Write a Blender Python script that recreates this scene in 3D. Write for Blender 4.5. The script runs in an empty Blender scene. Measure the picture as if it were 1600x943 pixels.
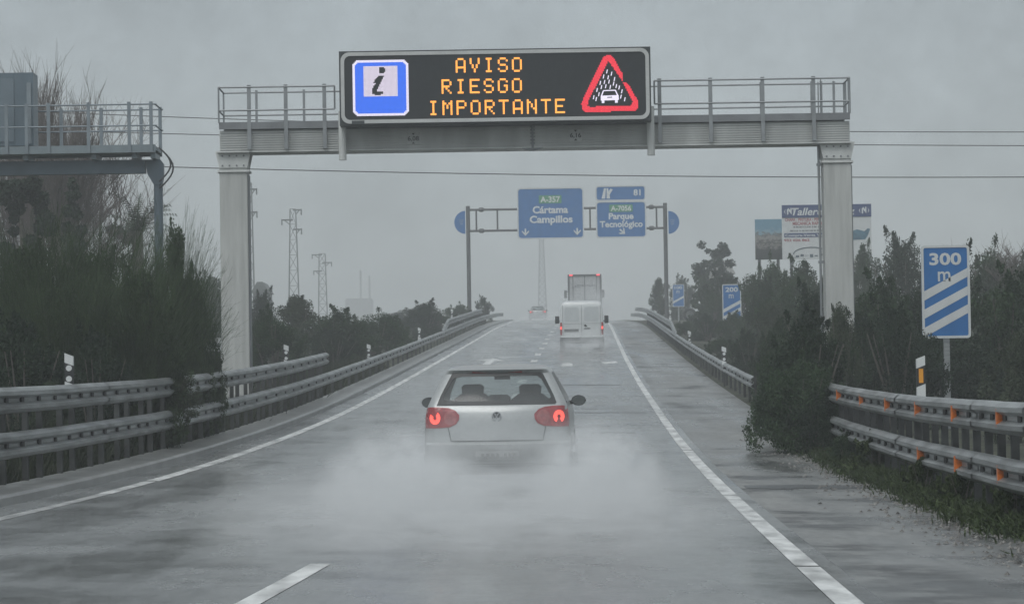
import bpy, bmesh, math, random
import numpy as np
from mathutils import Vector, Matrix, Euler

random.seed(7)
rng = np.random.default_rng(11)
PI = math.pi
rad = math.radians
scene = bpy.context.scene
COL = scene.collection

# ------------------------------------------------------------------ camera
F = 4800.0
PITCH = math.atan(163.5 / F)
ROLL = rad(0.9)
CAM = Vector((0.0, 0.0, 1.15))
RC = (Matrix.Rotation(PI / 2 + PITCH, 3, 'X') @ Matrix.Rotation(-ROLL, 3, 'Z'))
cd = bpy.data.cameras.new('camera')
cd.sensor_width = 36.0
cd.lens = 36.0 * F / 1600.0
cd.clip_start = 0.5
cd.clip_end = 4000.0
cam = bpy.data.objects.new('camera', cd)
COL.objects.link(cam)
cam.matrix_world = Matrix.Translation(CAM) @ RC.to_4x4()
scene.camera = cam

# ------------------------------------------------------------------ world, sun, exposure
w = bpy.data.worlds.new('World')
scene.world = w
w.use_nodes = True
nt = w.node_tree
nt.nodes.clear()
wo = nt.nodes.new('ShaderNodeOutputWorld')
bg = nt.nodes.new('ShaderNodeBackground')
sky = nt.nodes.new('ShaderNodeTexSky')
sky.sky_type = 'NISHITA'
sky.sun_disc = False
SUN_EL, SUN_AZ = rad(55), rad(205)          # azimuth measured from +Y (ahead) towards +X
sky.sun_elevation = SUN_EL
sky.sun_rotation = SUN_AZ
hs = nt.nodes.new('ShaderNodeHueSaturation')
hs.inputs['Saturation'].default_value = 0.10
tc = nt.nodes.new('ShaderNodeTexCoord')
sx = nt.nodes.new('ShaderNodeSeparateXYZ')
rp = nt.nodes.new('ShaderNodeValToRGB')      # an overcast dome: brighter overhead than at the horizon
rp.color_ramp.elements[0].position = 0.0
rp.color_ramp.elements[0].color = (0.40, 0.435, 0.448, 1)
rp.color_ramp.elements[1].position = 0.75
rp.color_ramp.elements[1].color = (1.10, 1.16, 1.18, 1)
e = rp.color_ramp.elements.new(0.14)
e.color = (0.385, 0.43, 0.452, 1)
mx = nt.nodes.new('ShaderNodeMix')
mx.data_type = 'RGBA'
mx.blend_type = 'MULTIPLY'
mx.inputs['Factor'].default_value = 1.0
L = nt.links.new
L(sky.outputs[0], hs.inputs['Color'])
L(tc.outputs['Generated'], sx.inputs[0])
L(sx.outputs['Z'], rp.inputs[0])
L(hs.outputs[0], mx.inputs['A'])
L(rp.outputs[0], mx.inputs['B'])
cn = nt.nodes.new('ShaderNodeTexNoise')
cn.inputs['Scale'].default_value = 14.0
cn.inputs['Detail'].default_value = 12
cn.inputs['Roughness'].default_value = 0.78
cmap = nt.nodes.new('ShaderNodeMapRange')
cmap.inputs['From Min'].default_value = 0.36
cmap.inputs['From Max'].default_value = 0.64
cmap.inputs['To Min'].default_value = 0.84
cmap.inputs['To Max'].default_value = 1.18
mx2 = nt.nodes.new('ShaderNodeMix')
mx2.data_type = 'RGBA'
mx2.blend_type = 'MULTIPLY'
mx2.inputs['Factor'].default_value = 1.0
L(tc.outputs['Generated'], cn.inputs['Vector'])
L(cn.outputs['Fac'], cmap.inputs['Value'])
L(mx.outputs['Result'], mx2.inputs['A'])
L(cmap.outputs[0], mx2.inputs['B'])
L(mx2.outputs['Result'], bg.inputs[0])
bg.inputs[1].default_value = 0.15
L(bg.outputs[0], wo.inputs[0])

sl = bpy.data.lights.new('sun', 'SUN')
sl.energy = 0.8
sl.angle = rad(40)
sl.color = (1.0, 0.97, 0.93)
so = bpy.data.objects.new('sun', sl)
COL.objects.link(so)
sd = Vector((math.sin(SUN_AZ) * math.cos(SUN_EL), math.cos(SUN_AZ) * math.cos(SUN_EL), math.sin(SUN_EL)))
so.rotation_euler = sd.to_track_quat('Z', 'Y').to_euler()
so.location = (0, 0, 60)

scene.view_settings.view_transform = 'Standard'
scene.view_settings.look = 'None'
scene.view_settings.exposure = 0.22
scene.view_settings.gamma = 1.0
scene.view_settings.use_curve_mapping = False
cy = scene.cycles
cy.use_denoising = True
try:
    cy.denoiser = 'OPENIMAGEDENOISE'
except Exception:
    pass
cy.max_bounces = 6
cy.diffuse_bounces = 2
cy.glossy_bounces = 3
cy.transparent_max_bounces = 8
cy.transmission_bounces = 4
cy.volume_bounces = 3
cy.sample_clamp_indirect = 4.0
HAZE = 0.0015

# ------------------------------------------------------------------ pixel helper
def P(px, py, d):
    """the world point seen at photo pixel (px, py) at depth d"""
    return CAM + RC @ Vector(((px - 800) / F * d, -(py - 471.5) / F * d, -d))

# ------------------------------------------------------------------ materials
MATS = {}
def pbr(name, col, rough=0.6, metal=0.0, var=0.12, scale=3.0, bump=0.0, bscale=40.0, col2=None, stretch=None, coat=0.0, spec=0.5):
    if name in MATS:
        return MATS[name]
    m = bpy.data.materials.new(name)
    m.use_nodes = True
    t = m.node_tree
    b = t.nodes['Principled BSDF']
    b.inputs['Roughness'].default_value = rough
    b.inputs['Metallic'].default_value = metal
    b.inputs['Specular IOR Level'].default_value = spec
    if coat:
        b.inputs['Coat Weight'].default_value = coat
        b.inputs['Coat Roughness'].default_value = 0.06
    c = t.nodes.new('ShaderNodeTexCoord')
    mp = t.nodes.new('ShaderNodeMapping')
    if stretch:
        mp.inputs['Scale'].default_value = stretch
    t.links.new(c.outputs['Object'], mp.inputs[0])
    n = t.nodes.new('ShaderNodeTexNoise')
    n.inputs['Scale'].default_value = scale
    n.inputs['Detail'].default_value = 5
    t.links.new(mp.outputs[0], n.inputs['Vector'])
    r = t.nodes.new('ShaderNodeValToRGB')
    r.color_ramp.elements[0].position = 0.32
    r.color_ramp.elements[1].position = 0.68
    a = [max(0.0, x * (1 - var)) for x in col]
    z = [min(1.0, x * (1 + var)) for x in (col2 or col)]
    r.color_ramp.elements[0].color = (*a, 1)
    r.color_ramp.elements[1].color = (*z, 1)
    t.links.new(n.outputs['Fac'], r.inputs[0])
    t.links.new(r.outputs[0], b.inputs['Base Color'])
    if bump:
        n2 = t.nodes.new('ShaderNodeTexNoise')
        n2.inputs['Scale'].default_value = bscale
        n2.inputs['Detail'].default_value = 3
        t.links.new(mp.outputs[0], n2.inputs['Vector'])
        bp = t.nodes.new('ShaderNodeBump')
        bp.inputs['Strength'].default_value = bump
        bp.inputs['Distance'].default_value = 0.02
        t.links.new(n2.outputs['Fac'], bp.inputs['Height'])
        t.links.new(bp.outputs[0], b.inputs['Normal'])
    MATS[name] = m
    return m

def emit(name, col, strength, base=None):
    if name in MATS:
        return MATS[name]
    m = pbr(name, base or col, 0.4, var=0.05)
    b = m.node_tree.nodes['Principled BSDF']
    b.inputs['Emission Color'].default_value = (*col, 1)
    b.inputs['Emission Strength'].default_value = strength
    return m

def glass(name, tint, rough=0.03, refl=1.0):
    if name in MATS:
        return MATS[name]
    m = bpy.data.materials.new(name)
    m.use_nodes = True
    t = m.node_tree
    t.nodes.clear()
    o = t.nodes.new('ShaderNodeOutputMaterial')
    tr = t.nodes.new('ShaderNodeBsdfTransparent')
    tr.inputs[0].default_value = (*tint, 1)
    gl = t.nodes.new('ShaderNodeBsdfGlossy')
    gl.inputs['Roughness'].default_value = rough
    gl.inputs[0].default_value = (0.9 * refl, 0.9 * refl, 0.9 * refl, 1)
    lw_ = t.nodes.new('ShaderNodeLayerWeight')
    pw_ = t.nodes.new('ShaderNodeMath')
    pw_.operation = 'POWER'
    pw_.inputs[1].default_value = 5.0
    t.links.new(lw_.outputs['Facing'], pw_.inputs[0])
    ma = t.nodes.new('ShaderNodeMath')
    ma.operation = 'MULTIPLY_ADD'
    ma.inputs[1].default_value = 0.9
    ma.inputs[2].default_value = 0.05
    t.links.new(pw_.outputs[0], ma.inputs[0])
    df = t.nodes.new('ShaderNodeBsdfDiffuse')      # film of rain on the pane
    df.inputs[0].default_value = (0.42, 0.45, 0.45, 1)
    film = t.nodes.new('ShaderNodeMixShader')
    film.inputs[0].default_value = 0.10
    t.links.new(tr.outputs[0], film.inputs[1])
    t.links.new(df.outputs[0], film.inputs[2])
    mix = t.nodes.new('ShaderNodeMixShader')
    t.links.new(ma.outputs[0], mix.inputs[0])
    t.links.new(film.outputs[0], mix.inputs[1])
    t.links.new(gl.outputs[0], mix.inputs[2])
    t.links.new(mix.outputs[0], o.inputs[0])
    MATS[name] = m
    return m

def leafmat(name, dark, light, scale=1.2, rough=0.55):
    if name in MATS:
        return MATS[name]
    m = bpy.data.materials.new(name)
    m.use_nodes = True
    t = m.node_tree
    b = t.nodes['Principled BSDF']
    b.inputs['Roughness'].default_value = rough
    b.inputs['Specular IOR Level'].default_value = 0.14
    c = t.nodes.new('ShaderNodeTexCoord')
    n = t.nodes.new('ShaderNodeTexNoise')
    n.inputs['Scale'].default_value = scale
    n.inputs['Detail'].default_value = 8
    n.inputs['Roughness'].default_value = 0.75
    t.links.new(c.outputs['Object'], n.inputs['Vector'])
    r = t.nodes.new('ShaderNodeValToRGB')
    r.color_ramp.elements[0].position = 0.35
    r.color_ramp.elements[1].position = 0.68
    r.color_ramp.elements[0].color = (*dark, 1)
    r.color_ramp.elements[1].color = (*light, 1)
    t.links.new(n.outputs['Fac'], r.inputs[0])
    t.links.new(r.outputs[0], b.inputs['Base Color'])
    MATS[name] = m
    return m

def wet_road(name, c0, c1, r0, r1, patch=(0.56, 0.66), seed=0.0):
    m = bpy.data.materials.new(name)
    m.use_nodes = True
    t = m.node_tree
    b = t.nodes['Principled BSDF']
    c = t.nodes.new('ShaderNodeTexCoord')
    def noise(scale, det, st=(1, 1, 1), off=0.0, rgh=0.5):
        mp = t.nodes.new('ShaderNodeMapping')
        mp.inputs['Scale'].default_value = st
        mp.inputs['Location'].default_value = (off, off * 0.7, 0)
        t.links.new(c.outputs['Object'], mp.inputs[0])
        n = t.nodes.new('ShaderNodeTexNoise')
        n.inputs['Scale'].default_value = scale
        n.inputs['Detail'].default_value = det
        n.inputs['Roughness'].default_value = rgh
        t.links.new(mp.outputs[0], n.inputs['Vector'])
        return n.outputs['Fac']
    def ramp(src, p0, p1, a, z):
        r = t.nodes.new('ShaderNodeMapRange')
        r.inputs['From Min'].default_value = p0
        r.inputs['From Max'].default_value = p1
        r.inputs['To Min'].default_value = a
        r.inputs['To Max'].default_value = z
        t.links.new(src, r.inputs['Value'])
        return r.outputs[0]
    def mth(op, a, bb):
        k = t.nodes.new('ShaderNodeMath')
        k.operation = op
        for i, v in enumerate((a, bb)):
            if isinstance(v, (int, float)):
                k.inputs[i].default_value = v
            else:
                t.links.new(v, k.inputs[i])
        return k.outputs[0]
    big = noise(0.9, 5, (1.0, 0.05, 1), seed)              # wheel-path bands lying along the road
    mid = noise(0.6, 7, (1.0, 0.55, 1), seed + 3, 0.66)   # ripples and film edges across it
    fine = noise(9, 4, (1, 0.16, 1), seed + 7, 0.75)
    film = noise(0.8, 8, (0.55, 0.42, 1), seed + 13, 0.68)   # torn water film, lying across the road
    wet = mth('ADD', mth('MULTIPLY', big, 0.55), mth('MULTIPLY', mid, 0.45))
    colf = mth('ADD', mth('MULTIPLY', wet, 0.62), mth('MULTIPLY', fine, 0.38))
    mixn = t.nodes.new('ShaderNodeValToRGB')
    mixn.color_ramp.elements[0].position = 0.36
    mixn.color_ramp.elements[1].position = 0.64
    mixn.color_ramp.elements[0].color = (*c0, 1)
    mixn.color_ramp.elements[1].color = (*c1, 1)
    t.links.new(colf, mixn.inputs[0])
    fm_ = ramp(film, patch[0], patch[1], 0.0, 0.85)
    dk = t.nodes.new('ShaderNodeMix')
    dk.data_type = 'RGBA'
    t.links.new(fm_, dk.inputs['Factor'])
    t.links.new(mixn.outputs[0], dk.inputs['A'])
    dk.inputs['B'].default_value = (0.022, 0.024, 0.025, 1)
    t.links.new(dk.outputs['Result'], b.inputs['Base Color'])
    rr = mth('ADD', ramp(wet, 0.40, 0.60, r0, r1), mth('MULTIPLY', fine, 0.08))
    t.links.new(rr, b.inputs['Roughness'])
    hb = mth('ADD', mth('MULTIPLY', noise(1.3, 5, (1.0, 0.9, 1), seed + 5, 0.65), 1.0), mth('MULTIPLY', fine, 0.12))
    bp = t.nodes.new('ShaderNodeBump')
    bp.inputs['Strength'].default_value = 0.14
    bp.inputs['Distance'].default_value = 0.05
    t.links.new(hb, bp.inputs['Height'])
    t.links.new(bp.outputs[0], b.inputs['Normal'])
    MATS[name] = m
    return m

M_steel = pbr('galvanised_steel', (0.30, 0.315, 0.32), 0.42, 0.55, 0.22, 4, stretch=(1, 1, 4))
M_rail = pbr('guardrail_zinc', (0.25, 0.265, 0.265), 0.40, 0.55, 0.45, 2.6, 0.25, 9, stretch=(1, 0.35, 4))
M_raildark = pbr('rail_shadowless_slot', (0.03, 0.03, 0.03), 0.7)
M_post = pbr('rail_post_steel', (0.05, 0.053, 0.053), 0.75, 0.0, 0.5, 3, spec=0.2)
M_conc = pbr('pale_painted_concrete', (0.43, 0.44, 0.425), 0.6, 0, 0.16, 2.2, 0.2, 30, stretch=(3, 3, 0.3))
M_beam = pbr('pale_ribbed_metal', (0.56, 0.575, 0.56), 0.5, 0.0, 0.14, 1.6, stretch=(1.5, 1, 0.5))
M_walk = pbr('walkway_grey', (0.20, 0.21, 0.22), 0.55, 0.3, 0.15)
M_hand = pbr('handrail_zinc', (0.26, 0.275, 0.285), 0.45, 0.4, 0.15)
M_bluegrey = pbr('blue_grey_paint', (0.10, 0.135, 0.165), 0.5, 0.1, 0.15, 2)
M_kerb = pbr('wet_kerb_concrete', (0.20, 0.205, 0.20), 0.35, 0, 0.25, 1.5, 0.2, 20)
M_mark = pbr('worn_white_road_paint', (0.48, 0.49, 0.48), 0.40, 0, 0.38, 2.6, 0.15, 30, col2=(0.56, 0.57, 0.56), stretch=(2, 0.5, 1))
M_white = pbr('white_enamel', (0.62, 0.64, 0.64), 0.4, 0, 0.05)
M_signgrey = pbr('sign_white', (0.55, 0.57, 0.57), 0.5, 0, 0.06)
M_blue = pbr('sign_blue', (0.015, 0.13, 0.36), 0.45, 0, 0.08)
M_green = pbr('sign_green', (0.06, 0.26, 0.13), 0.5, 0, 0.05)
M_black = pbr('matt_black', (0.022, 0.024, 0.026), 0.5, 0, 0.2)
M_amber = pbr('amber_reflector', (0.75, 0.32, 0.03), 0.3, 0, 0.1)
M_orange = pbr('orange_reflector', (0.62, 0.16, 0.03), 0.35, 0, 0.25, 20)
M_cable = pbr('dark_cable', (0.05, 0.052, 0.055), 0.6)
M_bark = pbr('grey_bark', (0.10, 0.09, 0.08), 0.8, 0, 0.3, 6, 0.3)
M_twig = pbr('bare_twig', (0.125, 0.108, 0.10), 0.8, 0, 0.2, 3)
M_leafA = leafmat('olive_leaf', (0.012, 0.024, 0.013), (0.052, 0.090, 0.040))
M_leafB = leafmat('dark_leaf', (0.009, 0.018, 0.012), (0.036, 0.060, 0.032))
M_leafC = leafmat('grey_green_leaf', (0.022, 0.034, 0.022), (0.085, 0.105, 0.065))
M_leafD = leafmat('glossy_leaf', (0.016, 0.026, 0.014), (0.13, 0.14, 0.055), 3.0, 0.35)
M_broom = leafmat('broom_stem', (0.018, 0.033, 0.017), (0.070, 0.105, 0.048), 1.6)
M_grass = leafmat('verge_grass', (0.014, 0.026, 0.010), (0.062, 0.085, 0.032), 1.5)
M_ground = pbr('verge_soil', (0.030, 0.033, 0.024), 0.9, 0, 0.4, 0.8, 0.4, 6, col2=(0.055, 0.06, 0.042), spec=0.2)
M_road = wet_road('wet_asphalt', (0.060, 0.064, 0.066), (0.22, 0.23, 0.23), 0.07, 0.30, (0.53, 0.63))
M_shoulder = wet_road('wet_shoulder', (0.06, 0.062, 0.063), (0.25, 0.255, 0.247), 0.16, 0.50, (0.51, 0.60), 20.0)

# ------------------------------------------------------------------ object helpers
def setp(o, label=None, cat=None, group=None, kind=None):
    if label: o['label'] = label
    if cat: o['category'] = cat
    if group: o['group'] = group
    if kind: o['kind'] = kind
    return o

def thing(name, label, cat, loc=(0, 0, 0), rot=(0, 0, 0), group=None):
    o = bpy.data.objects.new(name, None)
    o.empty_display_size = 0.3
    COL.objects.link(o)
    o.location = loc
    o.rotation_euler = rot
    return setp(o, label, cat, group)

def link(name, me, mats, parent=None, smooth=False):
    o = bpy.data.objects.new(name, me)
    COL.objects.link(o)
    for m in (mats if isinstance(mats, (list, tuple)) else [mats]):
        me.materials.append(m)
    if smooth:
        me.polygons.foreach_set('use_smooth', [True] * len(me.polygons))
    if parent is not None:
        o.parent = parent
    return o

def copy_tree(o, parent=None):
    c = o.copy()
    COL.objects.link(c)
    if parent is not None:
        c.parent = parent
    for ch in list(o.children):
        copy_tree(ch, c)
    return c

class MB:
    def __init__(self):
        self.v, self.f, self.m = [], [], []
    def add(self, vs, fs, m=0):
        b = len(self.v)
        self.v += [tuple(x) for x in vs]
        self.f += [tuple(b + i for i in q) for q in fs]
        self.m += [m] * len(fs)
        return self
    def box(self, x0, x1, y0, y1, z0, z1, m=0):
        return self.add([(x0, y0, z0), (x1, y0, z0), (x1, y1, z0), (x0, y1, z0), (x0, y0, z1), (x1, y0, z1), (x1, y1, z1), (x0, y1, z1)],
                        [(0, 3, 2, 1), (4, 5, 6, 7), (0, 1, 5, 4), (1, 2, 6, 5), (2, 3, 7, 6), (3, 0, 4, 7)], m)
    def bar(self, a, b, w, h=None, m=0):
        a, b = Vector(a), Vector(b)
        h = h or w
        t = (b - a).normalized()
        up = Vector((0, 0, 1)) if abs(t.z) < 0.95 else Vector((0, 1, 0))
        s = t.cross(up).normalized() * w / 2
        u = s.cross(t).normalized() * h / 2
        vs = [a - s - u, a + s - u, a + s + u, a - s + u, b - s - u, b + s - u, b + s + u, b - s + u]
        return self.add(vs, [(0, 1, 2, 3), (7, 6, 5, 4), (0, 4, 5, 1), (1, 5, 6, 2), (2, 6, 7, 3), (3, 7, 4, 0)], m)
    def tube(self, pts, r, n=8, m=0, cap=True):
        pts = [Vector(p) for p in pts]
        rs = r if isinstance(r, (list, tuple)) else [r] * len(pts)
        rings, vs, fs = [], [], []
        for i, p in enumerate(pts):
            t = (pts[min(i + 1, len(pts) - 1)] - pts[max(i - 1, 0)]).normalized()
            up = Vector((0, 0, 1)) if abs(t.z) < 0.9 else Vector((0, 1, 0))
            s = t.cross(up).normalized()
            u = s.cross(t).normalized()
            rings.append(len(vs))
            for k in range(n):
                a = 2 * PI * k / n
                vs.append(p + (s * math.cos(a) + u * math.sin(a)) * rs[i])
        for i in range(len(pts) - 1):
            for k in range(n):
                a, b = rings[i] + k, rings[i] + (k + 1) % n
                c, d = rings[i + 1] + (k + 1) % n, rings[i + 1] + k
                fs.append((a, b, c, d))
        if cap:
            fs.append(tuple(range(n))[::-1])
            fs.append(tuple(range(rings[-1], rings[-1] + n)))
        return self.add(vs, fs, m)
    def prism(self, poly, y0, y1, m=0):
        """an outline in (x, z) given thickness along y"""
        n = len(poly)
        vs = [(x, y0, z) for x, z in poly] + [(x, y1, z) for x, z in poly]
        fs = [tuple(range(n)), tuple(range(2 * n - 1, n - 1, -1))]
        fs += [(i, n + i, n + (i + 1) % n, (i + 1) % n) for i in range(n)]
        return self.add(vs, fs, m)
    def ring(self, outer, inner, y0, y1, m=0):
        n = len(outer)
        vs = [(x, y0, z) for x, z in outer] + [(x, y0, z) for x, z in inner] + [(x, y1, z) for x, z in outer] + [(x, y1, z) for x, z in inner]
        fs = []
        for i in range(n):
            j = (i + 1) % n
            fs += [(i, j, n + j, n + i), (2 * n + i, 3 * n + i, 3 * n + j, 2 * n + j), (i, 2 * n + i, 2 * n + j, j), (n + i, n + j, 3 * n + j, 3 * n + i)]
        return self.add(vs, fs, m)
    def mesh(self, name):
        me = bpy.data.meshes.new(name)
        me.from_pydata(self.v, [], self.f)
        me.polygons.foreach_set('material_index', self.m)
        bm = bmesh.new()
        bm.from_mesh(me)
        bmesh.ops.recalc_face_normals(bm, faces=bm.faces)
        bm.to_mesh(me)
        bm.free()
        return me
    def build(self, name, mats, parent=None, smooth=False, bevel=0):
        o = link(name, self.mesh(name), mats, parent, smooth)
        if bevel:
            b = o.modifiers.new('bevel', 'BEVEL')
            b.width = bevel
            b.segments = 2
            b.limit_method = 'ANGLE'
        return o

def rrect(x0, x1, z0, z1, r, n=5):
    out = []
    for cx, cz, a0 in ((x1 - r, z1 - r, 0), (x0 + r, z1 - r, 90), (x0 + r, z0 + r, 180), (x1 - r, z0 + r, 270)):
        for k in range(n + 1):
            a = rad(a0 + 90 * k / n)
            out.append((cx + r * math.cos(a), cz + r * math.sin(a)))
    return out

def text(name, s, x, z, y, mat, parent, width=None, height=None, bold=0.02, shear=0.0, thick=0.004):
    """lettering as a thin raised mesh facing -Y, centred on (x, z); width fits its length, height its capitals"""
    cu = bpy.data.curves.new(name, 'FONT')
    cu.body = s
    cu.size = 1.0
    cu.offset = bold
    cu.shear = shear
    cu.extrude = 0.01
    cu.resolution_u = 3
    tmp = bpy.data.objects.new(name, cu)
    me = bpy.data.meshes.new_from_object(tmp)
    bpy.data.objects.remove(tmp)
    n = len(me.vertices)
    co = np.empty(n * 3)
    me.vertices.foreach_get('co', co)
    co = co.reshape(-1, 3)
    lo, hi = co.min(0), co.max(0)
    cap = 0.70
    sxx = width / (hi[0] - lo[0]) if width else None
    szz = height / cap if height else None
    if sxx is None: sxx = szz
    if szz is None: szz = sxx
    out = np.empty_like(co)
    out[:, 0] = x + (co[:, 0] - (lo[0] + hi[0]) / 2) * sxx
    out[:, 2] = z + (co[:, 1] - cap / 2) * szz
    out[:, 1] = y - (co[:, 2] + 0.01) / 0.02 * thick
    me.vertices.foreach_set('co', out.ravel())
    me.materials.clear()
    me.name = name
    return link(name, me, mat, parent)

# ------------------------------------------------------------------ the road's line, read off the photograph's edge lines
TAB = [(18.5, -589, 1316, 933), (22.9, -303, 1252, 876), (30.2, 9, 1187, 818), (36.4, 162, 1137, 773), (39.7, 227, 1122, 757), (46.6, 332, 1094, 727),
       (57, 437, 1059, 688), (69.5, 525, 1036, 653), (94.9, 625, 999.5, 599), (127, 697, 977, 558), (159, 742, 965, 532), (197.5, 776, 956, 512),
       (237, 798, 950, 503.2), (280, 808, 935, 501.0), (320, 813, 924, 499.8), (400, 815, 904, 503), (500, 820, 892, 512), (620, 824, 882, 524)]
ld = np.array([t[0] for t in TAB])
pl = np.array([P(t[1], t[3], t[0])[:] for t in TAB])
pr = np.array([P(t[2], t[3], t[0])[:] for t in TAB])
DD = np.arange(-40.0, 620.0, 1.0)
def sm(y, v):
    g = np.interp(DD, y, v)
    s0 = (v[2] - v[0]) / (y[2] - y[0])
    g[DD < y[0]] = v[0] + s0 * (DD[DD < y[0]] - y[0])
    k = np.exp(-0.5 * (np.arange(-24, 25) / 8.0) ** 2)
    k /= k.sum()
    pad = np.concatenate([g[0] + s0 * np.arange(-24, 0), g, g[-1] + (g[-1] - g[-2]) * np.arange(1, 25)])
    return np.convolve(pad, k, 'valid')
AXL, AZL = sm(pl[:, 1], pl[:, 0]), sm(pl[:, 1], pl[:, 2])
AXR, AZR = sm(pr[:, 1], pr[:, 0]), sm(pr[:, 1], pr[:, 2])
RW = 7.4
def RP(d, off, dz=0.0):
    """road surface: d metres ahead, off metres right of the left edge line"""
    xl, xr = np.interp(d, DD, AXL), np.interp(d, DD, AXR)
    zl, zr = np.interp(d, DD, AZL), np.interp(d, DD, AZR)
    k = off / RW
    kz = min(max(k, -0.2), 1.45)
    return Vector((xl + (xr - xl) * k, d, zl + (zr - zl) * kz + dz))
def heading(d):
    a, b = RP(d - 4, 3.7), RP(d + 4, 3.7)
    return -math.atan2(b.x - a.x, 8.0), math.atan2(b.z - a.z, 8.0)

def strip(name, o0, o1, d0, d1, dz, mat, step=2.0, kind='structure', n=1, parent=None):
    ds = np.arange(d0, d1 + 1e-6, step)
    mb = MB()
    vs, fs = [], []
    for i, d in enumerate(ds):
        for k in range(n + 1):
            vs.append(RP(d, o0 + (o1 - o0) * k / n, dz))
    for i in range(len(ds) - 1):
        for k in range(n):
            a = i * (n + 1) + k
            fs.append((a, a + 1, a + n + 2, a + n + 1))
    mb.add(vs, fs)
    o = mb.build(name, mat, parent)
    if kind: o['kind'] = kind
    return o

strip('road', -0.62, 7.62, -30, 600, 0.0, M_road, 2.0, n=4)
sh = MB()
sds = np.arange(-30, 600, 1.0)
vs = []
for d in sds:
    e_ = 9.50 + 0.27 * min(1, max(0, (d - 56) / 12)) + (0.16 * math.sin(d * 0.9) * math.sin(d * 0.37 + 1) + 0.07 * math.sin(d * 2.3) if d < 70 else 0)
    vs += [RP(d, 7.62, -0.001), RP(d, 8.5, -0.001), RP(d, e_, -0.001)]
sh.add(vs, [(3 * i + k, 3 * i + k + 1, 3 * i + k + 4, 3 * i + k + 3) for i in range(len(sds) - 1) for k in (0, 1)])
setp(sh.build('shoulder', M_shoulder), kind='structure')

# kerb on the left: a low concrete edge with a wet face
def sweep(profile, ds, off, dz=0.0, closed=True, sgn=1, dent=0.0):
    vs, fs = [], []
    n = len(profile)
    offf = off if callable(off) else (lambda d: off)
    for d in ds:
        base = RP(d, offf(d))
        if dent:
            base.x += dent * (math.sin(d * 0.83) + 0.7 * math.sin(d * 2.1 + 1))
            base.z += dent * 0.6 * (math.sin(d * 0.57 + 2) + 0.6 * math.sin(d * 1.7))
        for (u, h) in profile:
            vs.append(Vector((base.x + sgn * u, d, base.z + h + (dz(d) if callable(dz) else dz))))
    for i in range(len(ds) - 1):
        for k in range(n if closed else n - 1):
            a, b = i * n + k, i * n + (k + 1) % n
            fs.append((a, b, b + n, a + n))
    if closed:
        fs.append(tuple(range(n)))
        fs.append(tuple(range(len(vs) - n, len(vs)))[::-1])
    return vs, fs
kb = MB()
kb.add(*sweep([(-0.60, -0.25), (0.0, -0.25), (0.0, 0.085), (-0.03, 0.115), (-0.60, 0.13)], np.arange(-30, 300, 2.0), -0.55))
setp(kb.build('kerb', M_kerb), kind='structure')

# ground sheet, following the road and falling away from it
OFF = [-640, -300, -140, -70, -40, -25, -14, -8, -5, -3, -1.9, -1.1, -0.6, 2, 5, 8, 9.25, 9.6, 10.9, 12, 14, 18, 25, 40, 70, 140, 300, 640]
DRP = {-640: -3.5, -300: -3.0, -140: -2.2, -70: -1.6, -40: -1.2, -25: -0.9, -14: -0.6, -8: -0.35, -5: -0.15, -3: -0.02, -1.9: 0.02, -1.1: 0.02, -0.6: -0.25,
       2: -0.3, 5: -0.3, 8: -0.3, 9.25: -0.03, 9.6: -0.012, 10.9: 0.03, 12: -0.02, 14: -0.1, 18: -0.1, 25: 0.1, 40: 0.3, 70: 0.0, 140: -1, 300: -2, 640: -3}
rows = list(np.arange(-38, 340, 4.0)) + [350, 380, 420, 470, 540, 610, 700, 850, 1050, 1400]
gm = MB()
vs, fs = [], []
for d in rows:
    for o_ in OFF:
        p = RP(min(d, 610), max(-12, min(20, o_)))
        x = p.x + (o_ - max(-12, min(20, o_)))
        vs.append((x, d, p.z + DRP[o_] + (0.12 * math.sin(d * 0.7 + o_) if abs(o_) > 12 else 0)))
nO = len(OFF)
for i in range(len(rows) - 1):
    for k in range(nO - 1):
        a = i * nO + k
        fs.append((a, a + 1, a + nO + 1, a + nO))
gm.add(vs, fs)
setp(gm.build('ground', M_ground, smooth=True), kind='structure')
def GZ(x, d):
    p0 = RP(min(d, 610), 0)
    o_ = x - p0.x
    pc = RP(min(d, 610), max(-12, min(20, o_)))
    ks = sorted(DRP)
    return pc.z + float(np.interp(o_, ks, [DRP[k] for k in ks]))

# ------------------------------------------------------------------ painted markings
el = MB()
for a, b, o0, o1 in ((-20, 20, -.085, .085), (36.6, 40.2, -.085, .075), (40.4, 420, -.09, .09)):
    n = max(1, int((b - a) / 2))
    vs = []
    for i in range(n + 1):
        d = a + (b - a) * i / n
        vs += [RP(d, o0, 0.004), RP(d, o1, 0.004)]
    el.add(vs, [(2 * i, 2 * i + 1, 2 * i + 3, 2 * i + 2) for i in range(n)])
setp(el.build('edge_line', M_mark), kind='structure')
strip('edge_line', -0.075, 0.07, 20, 36.6, 0.004, pbr('rubbed_road_paint', (0.12, 0.125, 0.125), 0.4, 0, 0.3, 3.2, 0.15, 30, col2=(0.36, 0.365, 0.36), stretch=(2, 0.6, 1)), 0.83)
r_ = MB()
def rstrip(mb, o0, o1, d0, d1, dz=0.004, step=2.0):
    n = max(1, int(math.ceil((d1 - d0) / step)))
    vs = []
    for i in range(n + 1):
        d = d0 + (d1 - d0) * i / n
        vs += [RP(d, o0, dz), RP(d, o1, dz)]
    mb.add(vs, [(2 * i, 2 * i + 1, 2 * i + 3, 2 * i + 2) for i in range(n)])
for a, b in ((-20, 21.9), (22.05, 36.0), (36.15, 52.0), (52.2, 420)):
    rstrip(r_, RW - 0.085, RW + 0.085, a, b)
setp(r_.build('edge_line', M_mark), kind='structure')
dm = MB()
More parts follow.
